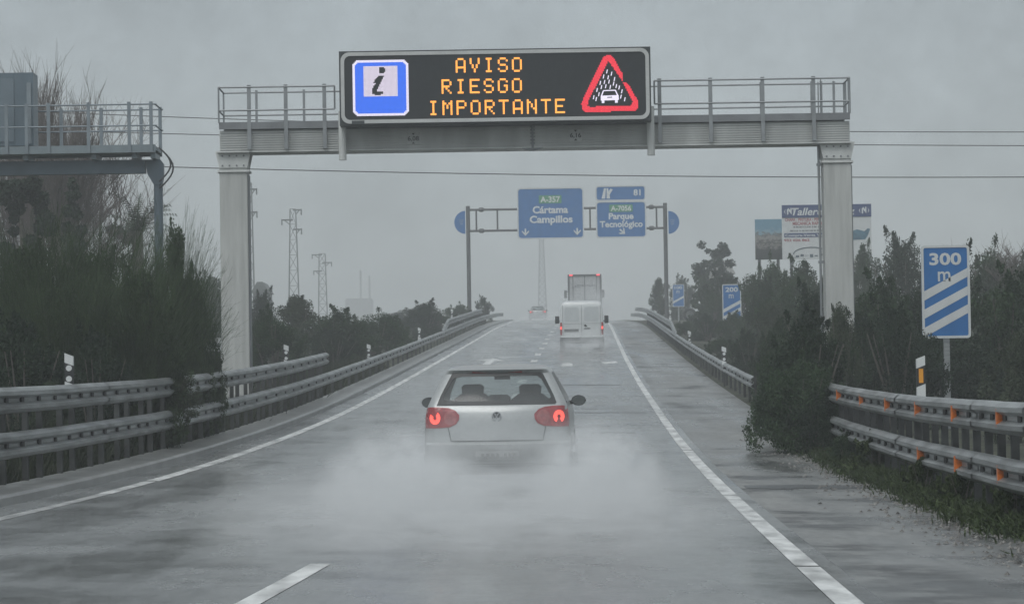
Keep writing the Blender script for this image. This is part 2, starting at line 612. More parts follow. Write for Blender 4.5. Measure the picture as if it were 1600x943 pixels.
dashes = [(-7, -2), (5.5, 9), (17.3, 22.3), (34.3, 38.0), (46.3, 50), (58, 61.5), (70, 73.5), (82, 85.5), (95, 98.5)]
dashes += [(d, d + 3.2) for d in (108, 119.5, 130, 141, 151, 161, 172, 183, 195, 208, 221, 234, 247, 260)]
for a, b in dashes:
    f_ = 3.88 if a < 40 else 3.88 - 0.16 * min(1, (a - 40) / 60)
    wdd = 0.075 if a < 90 else 0.13
    rstrip(dm, f_ - wdd, f_ + wdd, a, b)
setp(dm.build('lane_dashes', M_mark), kind='structure')
am = MB()
def arrow(mb, off, d0, ln, head=2.4, w0=0.30, w1=1.0):
    rstrip(mb, off - w0 / 2, off + w0 / 2, d0, d0 + ln - head)
    vs = [RP(d0 + ln - head, off - w1 / 2, 0.004), RP(d0 + ln - head, off + w1 / 2, 0.004), RP(d0 + ln, off, 0.004)]
    mb.add(vs, [(0, 1, 2)])
arrow(am, 2.0, 111, 14.0, 3.5, 0.32, 1.15)
arrow(am, 5.05, 114, 5.0, 1.6, 0.42, 0.42)
mk = [RP(117, 6.45, 0.004), RP(119.5, 6.35, 0.004), RP(121, 6.95, 0.004), RP(118.5, 7.0, 0.004)]
am.add(mk, [(0, 1, 2, 3)])
setp(am.build('lane_arrows', M_mark), kind='structure')
pm = MB()
M_patch = pbr('sealed_joint', (0.022, 0.023, 0.025), 0.35, 0, 0.3, 5)
for off, d, wd, ln in ((5.3, 93, 1.6, 0.5), (6.2, 93.3, 1.2, 0.45), (5.9, 72.3, 2.4, 0.45), (4.6, 92.5, 0.8, 0.4), (8.5, 38.6, 1.6, 1.2), (6.3, 60.6, 0.7, 0.3)):
    vs = []
    n = 9
    for i in range(n + 1):
        o_ = off - wd / 2 + wd * i / n
        wob = 0.12 * math.sin(i * 1.7 + d)
        vs += [RP(d - ln / 2 + wob, o_, 0.004), RP(d + ln / 2 * (0.4 + 0.6 * math.sin(PI * (i + .5) / (n + 1))) + wob, o_, 0.004)]
    pm.add(vs, [(2 * i, 2 * i + 2, 2 * i + 3, 2 * i + 1) for i in range(n)])
setp(pm.build('pavement_joints', M_patch), kind='structure')

# ------------------------------------------------------------------ message gantry over our carriageway
GD = 69.5
gs = F / GD
gc = P(836, 231, GD)
gbase = gc.z - 6.12
def gu(px): return (px - 836) / gs
def gv(px, py): return 6.12 + (231 - py - (px - 836) * math.tan(ROLL)) / gs
GG = thing('sign_gantry', 'pale grey portal gantry with walkway rails carrying the lit message board', 'gantry', (gc.x, gc.y, gbase))
uL, uR = gu(366), gu(1305.5)
for u in (uL, uR):
    MB().box(u - 0.315, u + 0.315, -0.30, 0.30, -1.2, 6.115).build('column', M_conc, GG, bevel=0.02)
    MB().prism([(u - 0.315, 5.75), (u + 0.315, 5.75), (u + 0.40, 6.118), (u - 0.40, 6.118)], -0.33, -0.303).build('bracket', M_beam, GG)
    MB().prism([(u - 0.315, 5.75), (u + 0.315, 5.75), (u + 0.40, 6.118), (u - 0.40, 6.118)], 0.303, 0.33).build('bracket', M_beam, GG)
    MB().box(u - 0.36, u + 0.36, -0.345, 0.345, 5.655, 5.70).build('collar', M_beam, GG)
    for k in range(4):
        for zz in (5.80, 6.02):
            MB().tube([(u - 0.24 + 0.16 * k, -0.348, zz), (u - 0.24 + 0.16 * k, -0.331, zz)], 0.022, 6).build('bolt', M_walk, GG)
    MB().box(u + 0.317, u + 0.335, -0.24, 0.24, -0.5, 5.6).build('edge_strip', M_walk, GG)
b_ = MB()
x0, x1 = gu(346), gu(1325)
b_.box(x0, x1, -0.40, 0.40, 6.12, 6.58)
for k in range(8):
    z = 6.145 + k * 0.053
    b_.box(x0 + 0.01, x1 - 0.01, -0.440, -0.402, z, z + 0.024)
b_.box(x0 - 0.06, x1 + 0.02, -0.46, 0.46, 6.085, 6.118)
b_.build('beam', M_beam, GG)
w_ = MB()
w_.box(x0, x1, -0.50, 0.62, 6.70, 6.745)
w_.box(x0, x1, -0.52, -0.502, 6.60, 6.76)
w_.box(x0, x1, 0.622, 0.64, 6.60, 6.76)
w_.build('walkway', M_walk, GG)
h0 = 6.12
zt, zm = h0 + 1.42, h0 + 0.90
def railing(y, xa, xb, posts, wide, down, parent):
    r = MB()
    for z in (zt, zm):
        r.tube([(xa, y, z), (xb, y, z)], 0.020, 8)
    for xe in (xa, xb):
        r.tube([(xe, y, zm - (0.28 if xe in (x0, x1) else 0)), (xe, y, zt)], 0.020, 8)
    r.build('handrail', M_hand, parent)
    for px in posts:
        u = gu(px)
        sgn = -1 if y < 0 else 1
        MB().box(u - wide / 2, u + wide / 2, y - 0.04 * (sgn > 0), y + 0.04 * (sgn < 0), 6.14 if down else 6.60, zt + 0.05).build('rail_post', M_hand, parent)
railing(-0.54, x0, gu(526), (393, 450, 510), 0.085, True, GG)
railing(-0.54, gu(1022), x1, (1030, 1109, 1190, 1269), 0.085, True, GG)
railing(0.66, x0, x1, (398, 473, 560, 640, 720, 800, 880, 960, 1035, 1113, 1194, 1274, 1289, 1309), 0.055, False, GG)
c_ = MB()
for z in (zt, zm):
    c_.tube([(x0, -0.54, z), (x0, 0.66, z)], 0.02)
c_.build('end_rail', M_hand, GG)
c_ = MB()
for z in (zt, zm):
    c_.tube([(x1, -0.54, z), (x1, 0.66, z)], 0.02)
for yy in (-0.3, 0.3):
    c_.tube([(x1, yy, 6.75), (x1, yy, zt)], 0.02)
    c_.tube([(gu(1282), yy, 6.75), (gu(1282), yy, zt)], 0.015)
c_.build('end_rail', M_hand, GG)
for px in (538, 1015):
    u = gu(px)
    MB().tube([(u, -0.72, 6.12 - 0.27), (u, -0.72, 6.95)], 0.085, 12).box(u - 0.05, u + 0.05, -0.72, -0.42, 6.2, 6.5).build('board_support', M_beam, GG, smooth=False)
j = MB().box(gu(832) - 0.025, gu(832) + 0.025, -0.47, -0.42, 6.03, 6.66)
j.prism([(gu(832) - 0.24, 6.083), (gu(832) - 0.03, 6.02), (gu(832) + 0.03, 6.02), (gu(832) + 0.24, 6.083)], -0.45, -0.30)
for k in range(6):
    z = 6.17 + k * 0.075
    j.box(gu(832) - 0.05, gu(832) + 0.05, -0.495, -0.471, z, z + 0.03)
j.build('splice_joint', M_walk, GG)
p_ = MB()
for u in (uR - 0.37, uR - 0.43 + 0.02):
    pass
p_.tube([(uR - 0.40, -0.1, -0.5), (uR - 0.40, -0.1, 6.10)], 0.028, 8)
p_.box(uR - 0.45, uR - 0.318, -0.13, -0.07, 5.60, 5.66).box(uR - 0.45, uR - 0.318, -0.13, -0.07, 3.4, 3.46)
p_.build('conduit', M_hand, GG)

# clearance plates
M_plate = pbr('plate_pale', (0.50, 0.51, 0.50), 0.5, 0, 0.08)
for px, py, s, lab in ((647, 219, '6,08', 'small clearance plate reading 6,08 on the beam below the information pictogram'), (899, 214, '6,16', 'small clearance plate reading 6,16 on the beam under the message text')):
    u, v = gu(px), gv(px, py)
    t_ = thing('clearance_plate', lab, 'plate', (gc.x + u, gc.y - 0.445, gbase + v), group='clearance plates on the beam')
    MB().box(-0.145, 0.145, -0.012, -0.001, -0.13, 0.13).build('plate', M_plate, t_)
    text('lettering', s, 0, 0, -0.014, M_black, t_, width=0.25, height=0.10, bold=0.015)
    a_ = MB()
    a_.add([(-0.035, -0.016, 0.12), (0.035, -0.016, 0.12), (0, -0.016, 0.075)], [(0, 2, 1)])
    a_.add([(-0.035, -0.016, -0.12), (0.035, -0.016, -0.12), (0, -0.016, -0.075)], [(0, 1, 2)])
    a_.build('arrow_mark', M_black, t_)

# ------------------------------------------------------------------ LED message board
vy = gc.y - 1.28
def vpx(px, py):
    """board-face coordinates of a photo pixel"""
    q = P(px, py, vy)
    return q.x - gc.x, q.z - gbase
VX0, VX1 = vpx(529.5, 150)[0], vpx(1018, 150)[0]
VZ0, VZ1 = vpx(529, 195.0)[1], vpx(529, 78.5)[1]
VM = thing('message_board', 'black LED message board reading AVISO RIESGO IMPORTANTE between two pictograms', 'message board', (gc.x, vy, gbase))
M_case = pbr('board_case', (0.045, 0.052, 0.055), 0.5, 0.1, 0.1)
M_disp = pbr('display_black', (0.016, 0.019, 0.022), 0.35, 0, 0.15, 8)
MB().box(VX0, VX1, 0.02, 0.5, VZ0, VZ1).build('casing', M_case, VM)
MB().box(VX0 + 0.05, VX1 - 0.05, 0.005, 0.019, VZ0 + 0.05, VZ1 - 0.05).build('display', M_disp, VM)
o_ = rrect(VX0 + 0.035, VX1 - 0.035, VZ0 + 0.035, VZ1 - 0.03, 0.19, 6)
i_ = rrect(VX0 + 0.115, VX1 - 0.115, VZ0 + 0.115, VZ1 - 0.11, 0.13, 6)
MB().ring(o_, i_, -0.02, 0.004).build('border', M_plate, VM)
mp_ = MB().box(VX0 + 0.27, VX0 + 0.55, -0.03, -0.021, VZ0 + 0.02, VZ0 + 0.10).build('maker_plate', M_case, VM)
M_led_o = emit('led_amber', (1.0, 0.40, 0.07), 1.15, (0.3, 0.12, 0.03))
M_led_w = emit('led_white', (0.86, 0.80, 1.0), 0.80, (0.3, 0.3, 0.3))
M_led_p = emit('led_soft_white', (0.80, 0.70, 0.88), 0.72, (0.3, 0.3, 0.3))
M_led_b = emit('led_blue', (0.035, 0.17, 0.95), 0.85, (0.02, 0.05, 0.2))
M_led_r = emit('led_red', (0.95, 0.035, 0.07), 0.85, (0.2, 0.02, 0.02))
FONT = {'A': '01110 10001 10001 10001 11111 10001 10001', 'V': '10001 10001 10001 01010 01010 00100 00100', 'I': '01110 00100 00100 00100 00100 00100 01110',
        'S': '01110 10001 10000 01110 00001 10001 01110', 'O': '01110 10001 10001 10001 10001 10001 01110', 'R': '11110 10001 10001 11110 10100 10010 10001',
        'E': '11111 10000 10000 11110 10000 10000 11111', 'G': '01110 10001 10000 10011 10001 10001 01110', 'M': '10001 11011 10101 10101 10001 10001 10001',
        'P': '11110 10001 10001 11110 10000 10000 10000', 'T': '11111 00100 00100 00100 00100 00100 00100', 'N': '10001 11001 10101 10101 10011 10001 10001'}
DP = 22.0 / 7 / gs * (68.2 / 69.5)
def led(mb, x, z, h):
    mb.box(x - h, x + h, -0.004, 0.004, z - h, z + h)
vs_ = 68.2 / 69.5
for s, px, py in (('AVISO', 763.5, 100), ('RIESGO', 752.5, 133), ('IMPORTANTE', 776, 166)):
    cx, cz = vpx(px, py)
    mb = MB()
    tot = (len(s) * 7 - 2) * DP
    for k, ch in enumerate(s):
        g = FONT[ch].split()
        for r in range(7):
            for c in range(5):
                if g[r][c] == '1':
                    x = cx - tot / 2 + (k * 7 + c + 0.5) * DP
                    z = cz + (3 - r) * DP * 1.04
                    led(mb, x, z, DP * 0.46)
                    if c < 4 and g[r][c + 1] == '1':
                        led(mb, x + DP / 2, z, DP * 0.30)
                    if r < 6 and g[r + 1][c] == '1':
                        led(mb, x, z - DP * 0.52, DP * 0.30)
    mb.build('text_line', M_led_o, VM)

def inpoly(x, z, poly):
    c = False
    j = len(poly) - 1
    for i in range(len(poly)):
        xi, zi = poly[i]
        xj, zj = poly[j]
        if (zi > z) != (zj > z) and x < (xj - xi) * (z - zi) / (zj - zi) + xi:
            c = not c
        j = i
    return c
# information pictogram (unit square, z up)
x0_, z0_ = vpx(551, 180.5)
wI = 87.5 / gs * vs_
ledB, ledW, ledP = MB(), MB(), MB()
N = 46
oct_o = [(0.07, 0), (0.93, 0), (1, 0.075), (1, 0.925), (0.93, 1), (0.07, 1), (0, 0.925), (0, 0.075)]
oct_i = [(0.095, 0.035), (0.905, 0.035), (0.96, 0.10), (0.96, 0.90), (0.905, 0.965), (0.095, 0.965), (0.04, 0.90), (0.04, 0.10)]
stem = [(0.455, 0.715), (0.565, 0.715), (0.43, 0.435), (0.535, 0.435), (0.535, 0.385), (0.40, 0.37), (0.35, 0.40), (0.345, 0.47), (0.415, 0.595), (0.365, 0.595), (0.40, 0.65)]
for a in range(N):
    for b in range(N):
        x, z = (a + 0.5) / N, (b + 0.5) / N
        if not inpoly(x, z, oct_o): continue
        t = ledB
        if not inpoly(x, z, oct_i): t = ledW
        elif 0.185 < x < 0.81 and 0.345 < z < 0.90:
            t = ledP
            if math.hypot(x - 0.53, z - 0.815) < 0.062 or inpoly(x, z, stem): continue
        led(t, x0_ + x * wI, z0_ + z * wI, wI / N * (0.455 if t is not ledP else 0.44))
pi_ = ledB.build('information_pictogram', M_led_b, VM)
ledW.build('pictogram_border', M_led_w, pi_)
ledP.build('pictogram_panel', M_led_p, pi_)
# rain warning pictogram, in pixels of the photograph's enlarged crop
x0_, z0_ = vpx(880, 190)
pxs = 150.0 / 1179 / gs * vs_
def cr(x, y): return (x0_ + x * pxs, z0_ + (943 - y) * pxs - (x * pxs) * math.tan(ROLL))
tri_o = [(500, 150), (545, 118), (590, 118), (635, 145), (742, 350), (748, 445), (790, 462), (815, 480), (930, 690), (925, 760), (890, 800), (290, 822), (245, 790), (228, 720), (255, 650)]
tri_i = [(570, 190), (740, 440), (748, 470), (862, 690), (835, 738), (330, 752), (305, 735), (310, 690)]
lr, lw = MB(), MB()
st = 15.3
for a in range(14, 63):
    for b in range(6, 56):
        x, y = a * st, b * st
        if inpoly(x, y, tri_o) and not inpoly(x, y, tri_i):
            X, Z = cr(x, y)
            led(lr, X, Z, st * pxs * 0.455)
for (x, y) in [(550, 318), (605, 345), (507, 380), (563, 390), (640, 410), (465, 458), (517, 447), (573, 443), (628, 468), (478, 510), (532, 500), (587, 508), (661, 497), (696, 515), (424, 545), (446, 598), (729, 562), (716, 628), (381, 635), (412, 657), (763, 660)]:
    X, Z = cr(x, y)
    lw.prism([(X - 11 * pxs, Z - 24 * pxs), (X + 1 * pxs, Z - 24 * pxs), (X + 11 * pxs, Z + 24 * pxs), (X - 1 * pxs, Z + 24 * pxs)], -0.004, 0.004)
def crp(pts): return [cr(*p) for p in pts]
lw.prism(crp([(500, 548), (650, 542), (655, 554), (505, 560)]), -0.004, 0.004)
lw.prism(crp([(495, 553), (509, 555), (488, 612), (470, 618)]), -0.004, 0.004)
lw.prism(crp([(640, 545), (655, 545), (685, 612), (668, 612)]), -0.004, 0.004)
lw.prism(crp([(468, 616), (688, 608), (690, 668), (468, 676)]), -0.005, 0.004)
lw.prism(crp([(480, 676), (512, 675), (512, 706), (480, 707)]), -0.004, 0.004)
lw.prism(crp([(642, 669), (676, 668), (676, 702), (642, 703)]), -0.004, 0.004)
pw = lr.build('rain_warning_pictogram', M_led_r, VM)
pc_ = lw.build('pictogram_car_and_rain', M_led_w, pw)
MB().prism(crp([(548, 632), (608, 629), (608, 640), (548, 643)]), -0.0075, -0.0055).build('pictogram_detail', M_disp, pw)

# ------------------------------------------------------------------ gantry of the other carriageway
OD = 75.0
os_ = F / OD
ob = P(247, 262, OD)
ogz = GZ(ob.x, OD)
OG = thing('cantilever_gantry', 'blue grey gantry arm of the other carriageway with railed walkway at left edge', 'gantry', (ob.x, ob.y, ogz))
def ou(px): return (px - 247) / os_
def ov(px, py): return ob.z - ogz + (262 - py - (px - 247) * math.tan(ROLL) * 0.9) / os_
zb0, zb1 = ov(150, 272), ov(150, 251)
MB().tube([(0, 0, -0.8), (0, 0, zb0 - 0.1)], 0.11, 12).prism([(-0.25, zb0 - 0.02), (-0.10, zb0 - 0.28), (0.10, zb0 - 0.28), (0.14, zb0 - 0.05), (0.14, zb1 - 0.1), (0.06, zb1), (-0.3, zb1)], -0.12, 0.12).build('column', M_bluegrey, OG)
MB().box(-14.0, -0.302, -0.15, 0.15, zb0, zb1).build('arm', M_bluegrey, OG)
zp0, zp1 = ov(150, 242.5), ov(150, 230.5)
w2 = MB().box(-14.0, 0.02, -0.65, 0.65, zp0 + 0.06, zp1 - 0.03).box(-14.0, 0.02, -0.68, -0.652, zp0, zp1).box(-14, 0.02, 0.652, 0.68, zp0, zp1)
for px in (-100, -20, 45, 151, 214, 243):
    w2.box(ou(px) - 0.06, ou(px) + 0.06, -0.5, 0.5, zb1 + 0.002, zp0 - 0.002)
w2.build('walkway', pbr('walkway_blue_grey', (0.19, 0.23, 0.25), 0.5, 0.1, 0.12), OG)
zrt, zrm = ov(150, 168), ov(150, 201)
M_hand2 = pbr('handrail_blue_grey', (0.20, 0.235, 0.26), 0.5, 0.2, 0.12)
for y, posts in ((-0.69, (-90, -30, 18, 49, 83, 145, 208, 242)), (0.69, (-80, -20, 25, 90, 153, 216, 246))):
    r = MB()
    for z in (zrt, zrm):
        r.tube([(-14, y, z), (0.06, y, z)], 0.02, 8)
    r.build('handrail', M_hand2, OG)
    for px in posts:
        MB().box(ou(px) - 0.04, ou(px) + 0.04, y - 0.03, y + 0.03, zp0, zrt + 0.06).build('rail_post', M_hand2, OG)
e2 = MB()
for z in (zrt, zrm):
    e2.tube([(0.02, -0.69, z), (0.02, 0.69, z)], 0.02)
e2.build('end_rail', M_hand2, OG)
for rr_, xx in ((0.36, 0.0), (0.30, 0.03)):
    pts = [Vector((0.05 + rr_ * math.sin(PI * k / 10) * 0.95, -0.2 - xx, zp0 + 0.15 - 1.0 * k / 10 * (rr_ / 0.36))) for k in range(11)]
    MB().tube(pts, 0.022, 6).build('cable_loop', M_cable, OG, smooth=True)
bz0, bz1 = ov(30, 229), ov(30, 115)
CB = thing('sign_cabinet', 'blue grey back of a message board standing on the gantry walkway at left edge', 'message board', (ob.x + ou(-60), ob.y, ogz + bz0))
hb = bz1 - bz0
MB().box(ou(-260) - ou(-60), ou(56) - ou(-60), -0.30, 0.45, 0.0, hb).build('casing', pbr('cabinet_paint', (0.11, 0.15, 0.18), 0.45, 0.1, 0.12, 2), CB)
dr = MB()
for a, b in ((-200, -110), (-105, -15), (-45, 26)):
    dr.box(ou(a) - ou(-60), ou(b) - ou(-60), -0.325, -0.302, 0.1, hb - 0.14)
dr.build('access_panel', pbr('cabinet_door', (0.145, 0.185, 0.215), 0.45, 0.1, 0.1, 2), CB)
MB().box(ou(46) - ou(-60), ou(53) - ou(-60), -0.34, -0.302, 0.05, hb - 0.25).build('corner_post', M_hand2, CB)

# ------------------------------------------------------------------ blue direction sign gantry
BD = 225.0
bs = F / BD
bp0 = P(885, 330, BD)
bgz = RP(BD, 3.7).z
BG = thing('portal_gantry', 'dark slender portal gantry carrying the blue direction signs beyond the crest', 'gantry', (bp0.x, BD, bgz))
def bu(px): return (px - 885) / bs
def bv(px, py): return bp0.z - bgz + (330 - py - (px - 885) * math.tan(ROLL)) / bs
M_gdark = pbr('dark_gantry_steel', (0.085, 0.088, 0.09), 0.55, 0.3, 0.15)
bzt, bzb = bv(885, 325), bv(885, 358)
for px in (731, 1039.5):
    MB().tube([(bu(px), 0, -1.6), (bu(px), 0, bzt + 0.28)], 0.15, 12).build('post', M_gdark, BG)
for z in (bzt, bzb):
    c2 = MB().tube([(bu(731), 0, z), (bu(1039.5), 0, z)], 0.085, 8)
    for px in (752, 1018):
        c2.tube([(bu(px) - 0.22, 0, z), (bu(px) - 0.12, 0, z), (bu(px) + 0.12, 0, z), (bu(px) + 0.22, 0, z)], [0.08, 0.17, 0.17, 0.08], 10)
    c2.build('chord', M_gdark, BG)
for px in (744, 777, 822, 860, 897, 922, 970, 1000, 1026):
    MB().tube([(bu(px), 0, bzb), (bu(px), 0, bzt)], 0.065, 8).build('strut', M_gdark, BG)
for px, sg, lab in ((727, -1, 'half round blue sign on the left post of the direction sign gantry'), (1044, 1, 'half round blue sign on the right post of the direction sign gantry')):
    cz = bv(px, 347)
    t_ = thing('half_disc_sign', lab, 'sign', (bp0.x + bu(px), BD - 0.05, bgz + cz), group='half round signs on the gantry posts')
    R_ = 0.80
    pts = [(sg * R_ * math.sin(PI * k / 16) + sg * 0.02, R_ * 1.05 * math.cos(PI * k / 16)) for k in range(17)]
    MB().prism(pts, -0.03, 0.0).build('panel', M_blue, t_)
    m_ = MB()
    for k, zz in enumerate((0.16, 0.02, -0.12)):
        m_.box(sg * 0.30 - 0.17 + 0.03 * k, sg * 0.30 + 0.17 - 0.03 * k, -0.037, -0.031, zz - 0.025, zz + 0.025)
    m_.build('marks', pbr('faded_white', (0.25, 0.32, 0.42), 0.5), t_)

def blue_sign(name, label, pxa, pxb, pya, pyb, rr_, d=BD, inset=0.10):
    cx = (pxa + pxb) / 2
    t_ = thing(name, label, 'road sign', (bp0.x + bu(cx), d - 0.16, bgz + bv(cx, (pya + pyb) / 2)), group='blue direction signs on the far gantry')
    W_, H_ = (pxb - pxa) / bs, (pyb - pya) / bs
    MB().prism(rrect(-W_ / 2, W_ / 2, -H_ / 2, H_ / 2, rr_), 0.0, 0.06).build('panel', M_blue, t_)
    MB().ring(rrect(-W_ / 2, W_ / 2, -H_ / 2, H_ / 2, rr_), rrect(-W_ / 2 + inset, W_ / 2 - inset, -H_ / 2 + inset, H_ / 2 - inset, rr_ * 0.75), -0.02, -0.002).build('border', M_signgrey, t_)
    MB().box(-W_ / 3, W_ / 3, 0.062, 0.075, -0.06, 0.06).build('back_rail', M_gdark, t_)
    return t_, cx, (pya + pyb) / 2
def sarrow(mb, x, z, s, ang, y=-0.02):
    ca, sa = math.cos(ang), math.sin(ang)
    def tr(p): return (x + (p[0] * ca - p[1] * sa) * s, z + (p[0] * sa + p[1] * ca) * s)
    mb.prism([tr(p) for p in [(-0.11, 0.5), (0.11, 0.5), (0.11, -0.2), (-0.11, -0.2)]], y, -0.002)
    mb.prism([tr(p) for p in [(0, -0.5), (0.5, 0.05), (0.5, 0.28), (0, -0.20), (-0.5, 0.28), (-0.5, 0.05)]], y - 0.004, -0.002)
S1, cx, cyy = blue_sign('direction_sign', 'blue overhead sign for Cártama and Campillos with two down arrows', 808, 912.5, 292.5, 373, 0.26)
def q1(px, py): return (px - cx) / bs, (cyy - py) / bs
x, z = q1(860, 311); MB().prism(rrect(x - 0.83, x + 0.83, z - 0.30, z + 0.30, 0.06), -0.008, -0.002).build('route_patch', M_green, S1)
text('lettering', 'A-357', x, z, -0.010, M_white, S1, width=1.45, height=0.40, bold=0.03)
x, z = q1(860, 327); text('lettering', 'Cártama', x, z, -0.004, M_white, S1, width=2.60, height=0.50, bold=0.035)
x, z = q1(861, 342); text('lettering', 'Campillos', x, z, -0.004, M_white, S1, width=3.15, height=0.50, bold=0.035)
a_ = MB()
for px in (820.5, 901.5):
    x, z = q1(px, 362); sarrow(a_, x, z, 0.52, 0)
a_.build('arrow_mark', M_white, S1)
S2, cx, cyy = blue_sign('exit_number_sign', 'narrow blue exit panel numbered 81 above the Parque Tecnológico sign', 931, 1009.5, 289.5, 313.2, 0.22, inset=0.085)
x, z = q1(996, 300.5); text('lettering', '81', x, z, -0.004, M_white, S2, width=0.52, height=0.42, bold=0.03)
a_ = MB()
x, z = q1(948, 301)
a_.prism([(x - 0.36, z - 0.40), (x - 0.10, z - 0.40), (x - 0.02, z + 0.36), (x - 0.16, z + 0.36)], -0.014, -0.002)
a_.prism([(x + 0.02, z - 0.40), (x + 0.26, z - 0.40), (x + 0.24, z - 0.10), (x + 0.48, z + 0.26), (x + 0.30, z + 0.34), (x + 0.17, z + 0.10), (x + 0.14, z + 0.36), (x + 0.02, z + 0.36)], -0.014, -0.002)
a_.build('exit_symbol', M_white, S2)
S3, cx, cyy = blue_sign('direction_sign', 'blue overhead sign for Parque Tecnológico with a slanting arrow', 931, 1010, 313.6, 371.5, 0.24)
x, z = q1(970.5, 325); MB().prism(rrect(x - 0.86, x + 0.86, z - 0.27, z + 0.27, 0.06), -0.008, -0.002).build('route_patch', M_green, S3)
text('lettering', 'A-7056', x, z, -0.010, M_white, S3, width=1.50, height=0.36, bold=0.03)
x, z = q1(970.5, 337); text('lettering', 'Parque', x, z, -0.004, M_white, S3, width=1.82, height=0.44, bold=0.035)
x, z = q1(970.5, 349.5); text('lettering', 'Tecnológico', x, z, -0.004, M_white, S3, width=3.15, height=0.44, bold=0.03)
a_ = MB()
x, z = q1(972, 361.5); sarrow(a_, x, z, 0.52, rad(48))
a_.build('arrow_mark', M_white, S3)

# ------------------------------------------------------------------ exit countdown signs
def countdown(label, px, py, d, dist, nbar, foot):
    c = P(px, py, d)
    gz_ = GZ(c.x, d)
    t_ = thing('countdown_sign', label, 'road sign', (c.x, c.y, gz_), group='exit countdown signs')
    zc = c.z - gz_
    W_, H_ = 1.0, 1.92
    MB().prism(rrect(-W_ / 2, W_ / 2, zc - H_ / 2, zc + H_ / 2, 0.07), 0.0, 0.03).build('panel', M_blue, t_)
    MB().ring(rrect(-W_ / 2, W_ / 2, zc - H_ / 2, zc + H_ / 2, 0.07), rrect(-W_ / 2 + 0.05, W_ / 2 - 0.05, zc - H_ / 2 + 0.05, zc + H_ / 2 - 0.05, 0.04), -0.012, -0.001).build('border', M_signgrey, t_)
    text('lettering', dist, 0, zc + 0.68, -0.002, M_signgrey, t_, width=0.66, height=0.235, bold=0.03)
    text('lettering', 'm', -0.03, zc + 0.37, -0.002, M_signgrey, t_, width=0.26, height=0.30, bold=0.01)
    s = MB()
    for k in range(nbar):
        z0 = zc - 0.925 + (0.375 * k if nbar > 1 else 0.25)
        xe = W_ / 2 - 0.052
        q = [(z0, 0.535), (z0 + 0.19, 0.715)]
        for yy, od in ((-0.006, (0, 1, 2, 3)), (-0.001, (3, 2, 1, 0))):
            s.add([(-xe, yy, z0), (xe, yy, z0 + 0.48), (xe, yy, z0 + 0.66), (-xe, yy, z0 + 0.19)], [od])
    s.build('slant_bars', M_signgrey, t_)
    MB().box(-0.06, 0.06, 0.032, 0.11, -0.6, zc + H_ / 2 - 0.1).build('post', M_steel, t_)
    return t_
countdown('blue 300 m exit countdown sign with three slanted bars behind right guardrail', 1478, 455.5, 63.5, '300', 3, 0)
countdown('blue 200 m exit countdown sign half sunk in the right hand bushes', 1143.5, 472, 163, '200', 2, 0)
countdown('small hazy 100 m exit countdown sign with one bar by the far post', 1060, 461.5, 263, '100', 1, 0)

# ------------------------------------------------------------------ guardrails
WP = [(0, 0), (0.03, 0.015), (0.075, 0.05), (0.08, 0.095), (0.01, 0.135), (0.01, 0.175), (0.08, 0.215), (0.075, 0.26), (0.03, 0.295), (0, 0.31),
      (-0.012, 0.31), (0.018, 0.285), (0.062, 0.255), (0.066, 0.22), (-0.004, 0.175), (-0.004, 0.135), (0.066, 0.09), (0.062, 0.055), (0.018, 0.025), (-0.012, 0)]
def rail_beam(root, off, d0, d1, ztop, sgn, slots=True, step=1.0, name='beam'):
    mb = MB()
    ds = np.arange(d0, d1 + 1e-6, step)
    mb.add(*sweep(WP, ds, off, (lambda d: ztop(d) - 0.31) if callable(ztop) else ztop - 0.31, True, sgn, 0.0045))
    o_f = off if callable(off) else (lambda d: off)
    zf = ztop if callable(ztop) else (lambda d: ztop)
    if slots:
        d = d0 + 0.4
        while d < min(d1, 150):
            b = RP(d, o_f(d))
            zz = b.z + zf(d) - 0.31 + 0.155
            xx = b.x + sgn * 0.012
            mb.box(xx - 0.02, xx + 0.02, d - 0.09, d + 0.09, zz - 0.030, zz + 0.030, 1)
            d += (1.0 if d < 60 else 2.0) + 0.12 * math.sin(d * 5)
        for d in np.arange(d0 + 3.1, min(d1, 200), 4.0):          # lapped joints
            b = RP(d, o_f(d))
            b1 = RP(d + 0.35, o_f(d + 0.35))
            n = 10
            vs = [Vector((b.x + sgn * (u + 0.008), d, b.z + zf(d) - 0.31 + h)) for u, h in WP[:10]] + [Vector((b1.x + sgn * (u + 0.008), d + 0.35, b1.z + zf(d + 0.35) - 0.31 + h)) for u, h in WP[:10]]
            mb.add(vs, [(k, k + 1, n + k + 1, n + k) for k in range(n - 1)], 0)
    mb.v = [(v[0] - root.location.x, v[1] - root.location.y, v[2] - root.location.z) for v in mb.v]
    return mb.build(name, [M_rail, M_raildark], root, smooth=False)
def rail_post(root, off, d, h, sgn):
    b = RP(d, off(d) if callable(off) else off) - Vector(root.location)
    x = b.x - sgn * 0.09
    mb = MB().box(x - 0.035, x + 0.035, b.y - 0.05, b.y + 0.05, b.z - 0.5, b.z + h)
    mb.box(min(x, x + sgn * 0.085), max(x, x + sgn * 0.085), b.y - 0.04, b.y + 0.04, b.z + h - 0.27, b.z + h - 0.08)
    mb.build('post', M_post, root)
offL = -1.05
gl = thing('guardrail', 'long left guardrail of two stacked steel beams then a single one up the slope', 'guardrail', RP(60, offL))
rail_beam(gl, offL, 12, 265, 0.74, 1)
rail_beam(gl, offL, 12, 80, 1.27, 1)
def zup(d): return 0.80 + 0.42 * min(1, max(0, (d - 146) / 6.0))
rail_beam(gl, offL - 0.02, 146, 201, zup, 1)
for d in [28 + 2.4 * k + q for k in range(22) for q in (0, 0.95)]:
    rail_post(gl, offL, d, 1.24, 1)
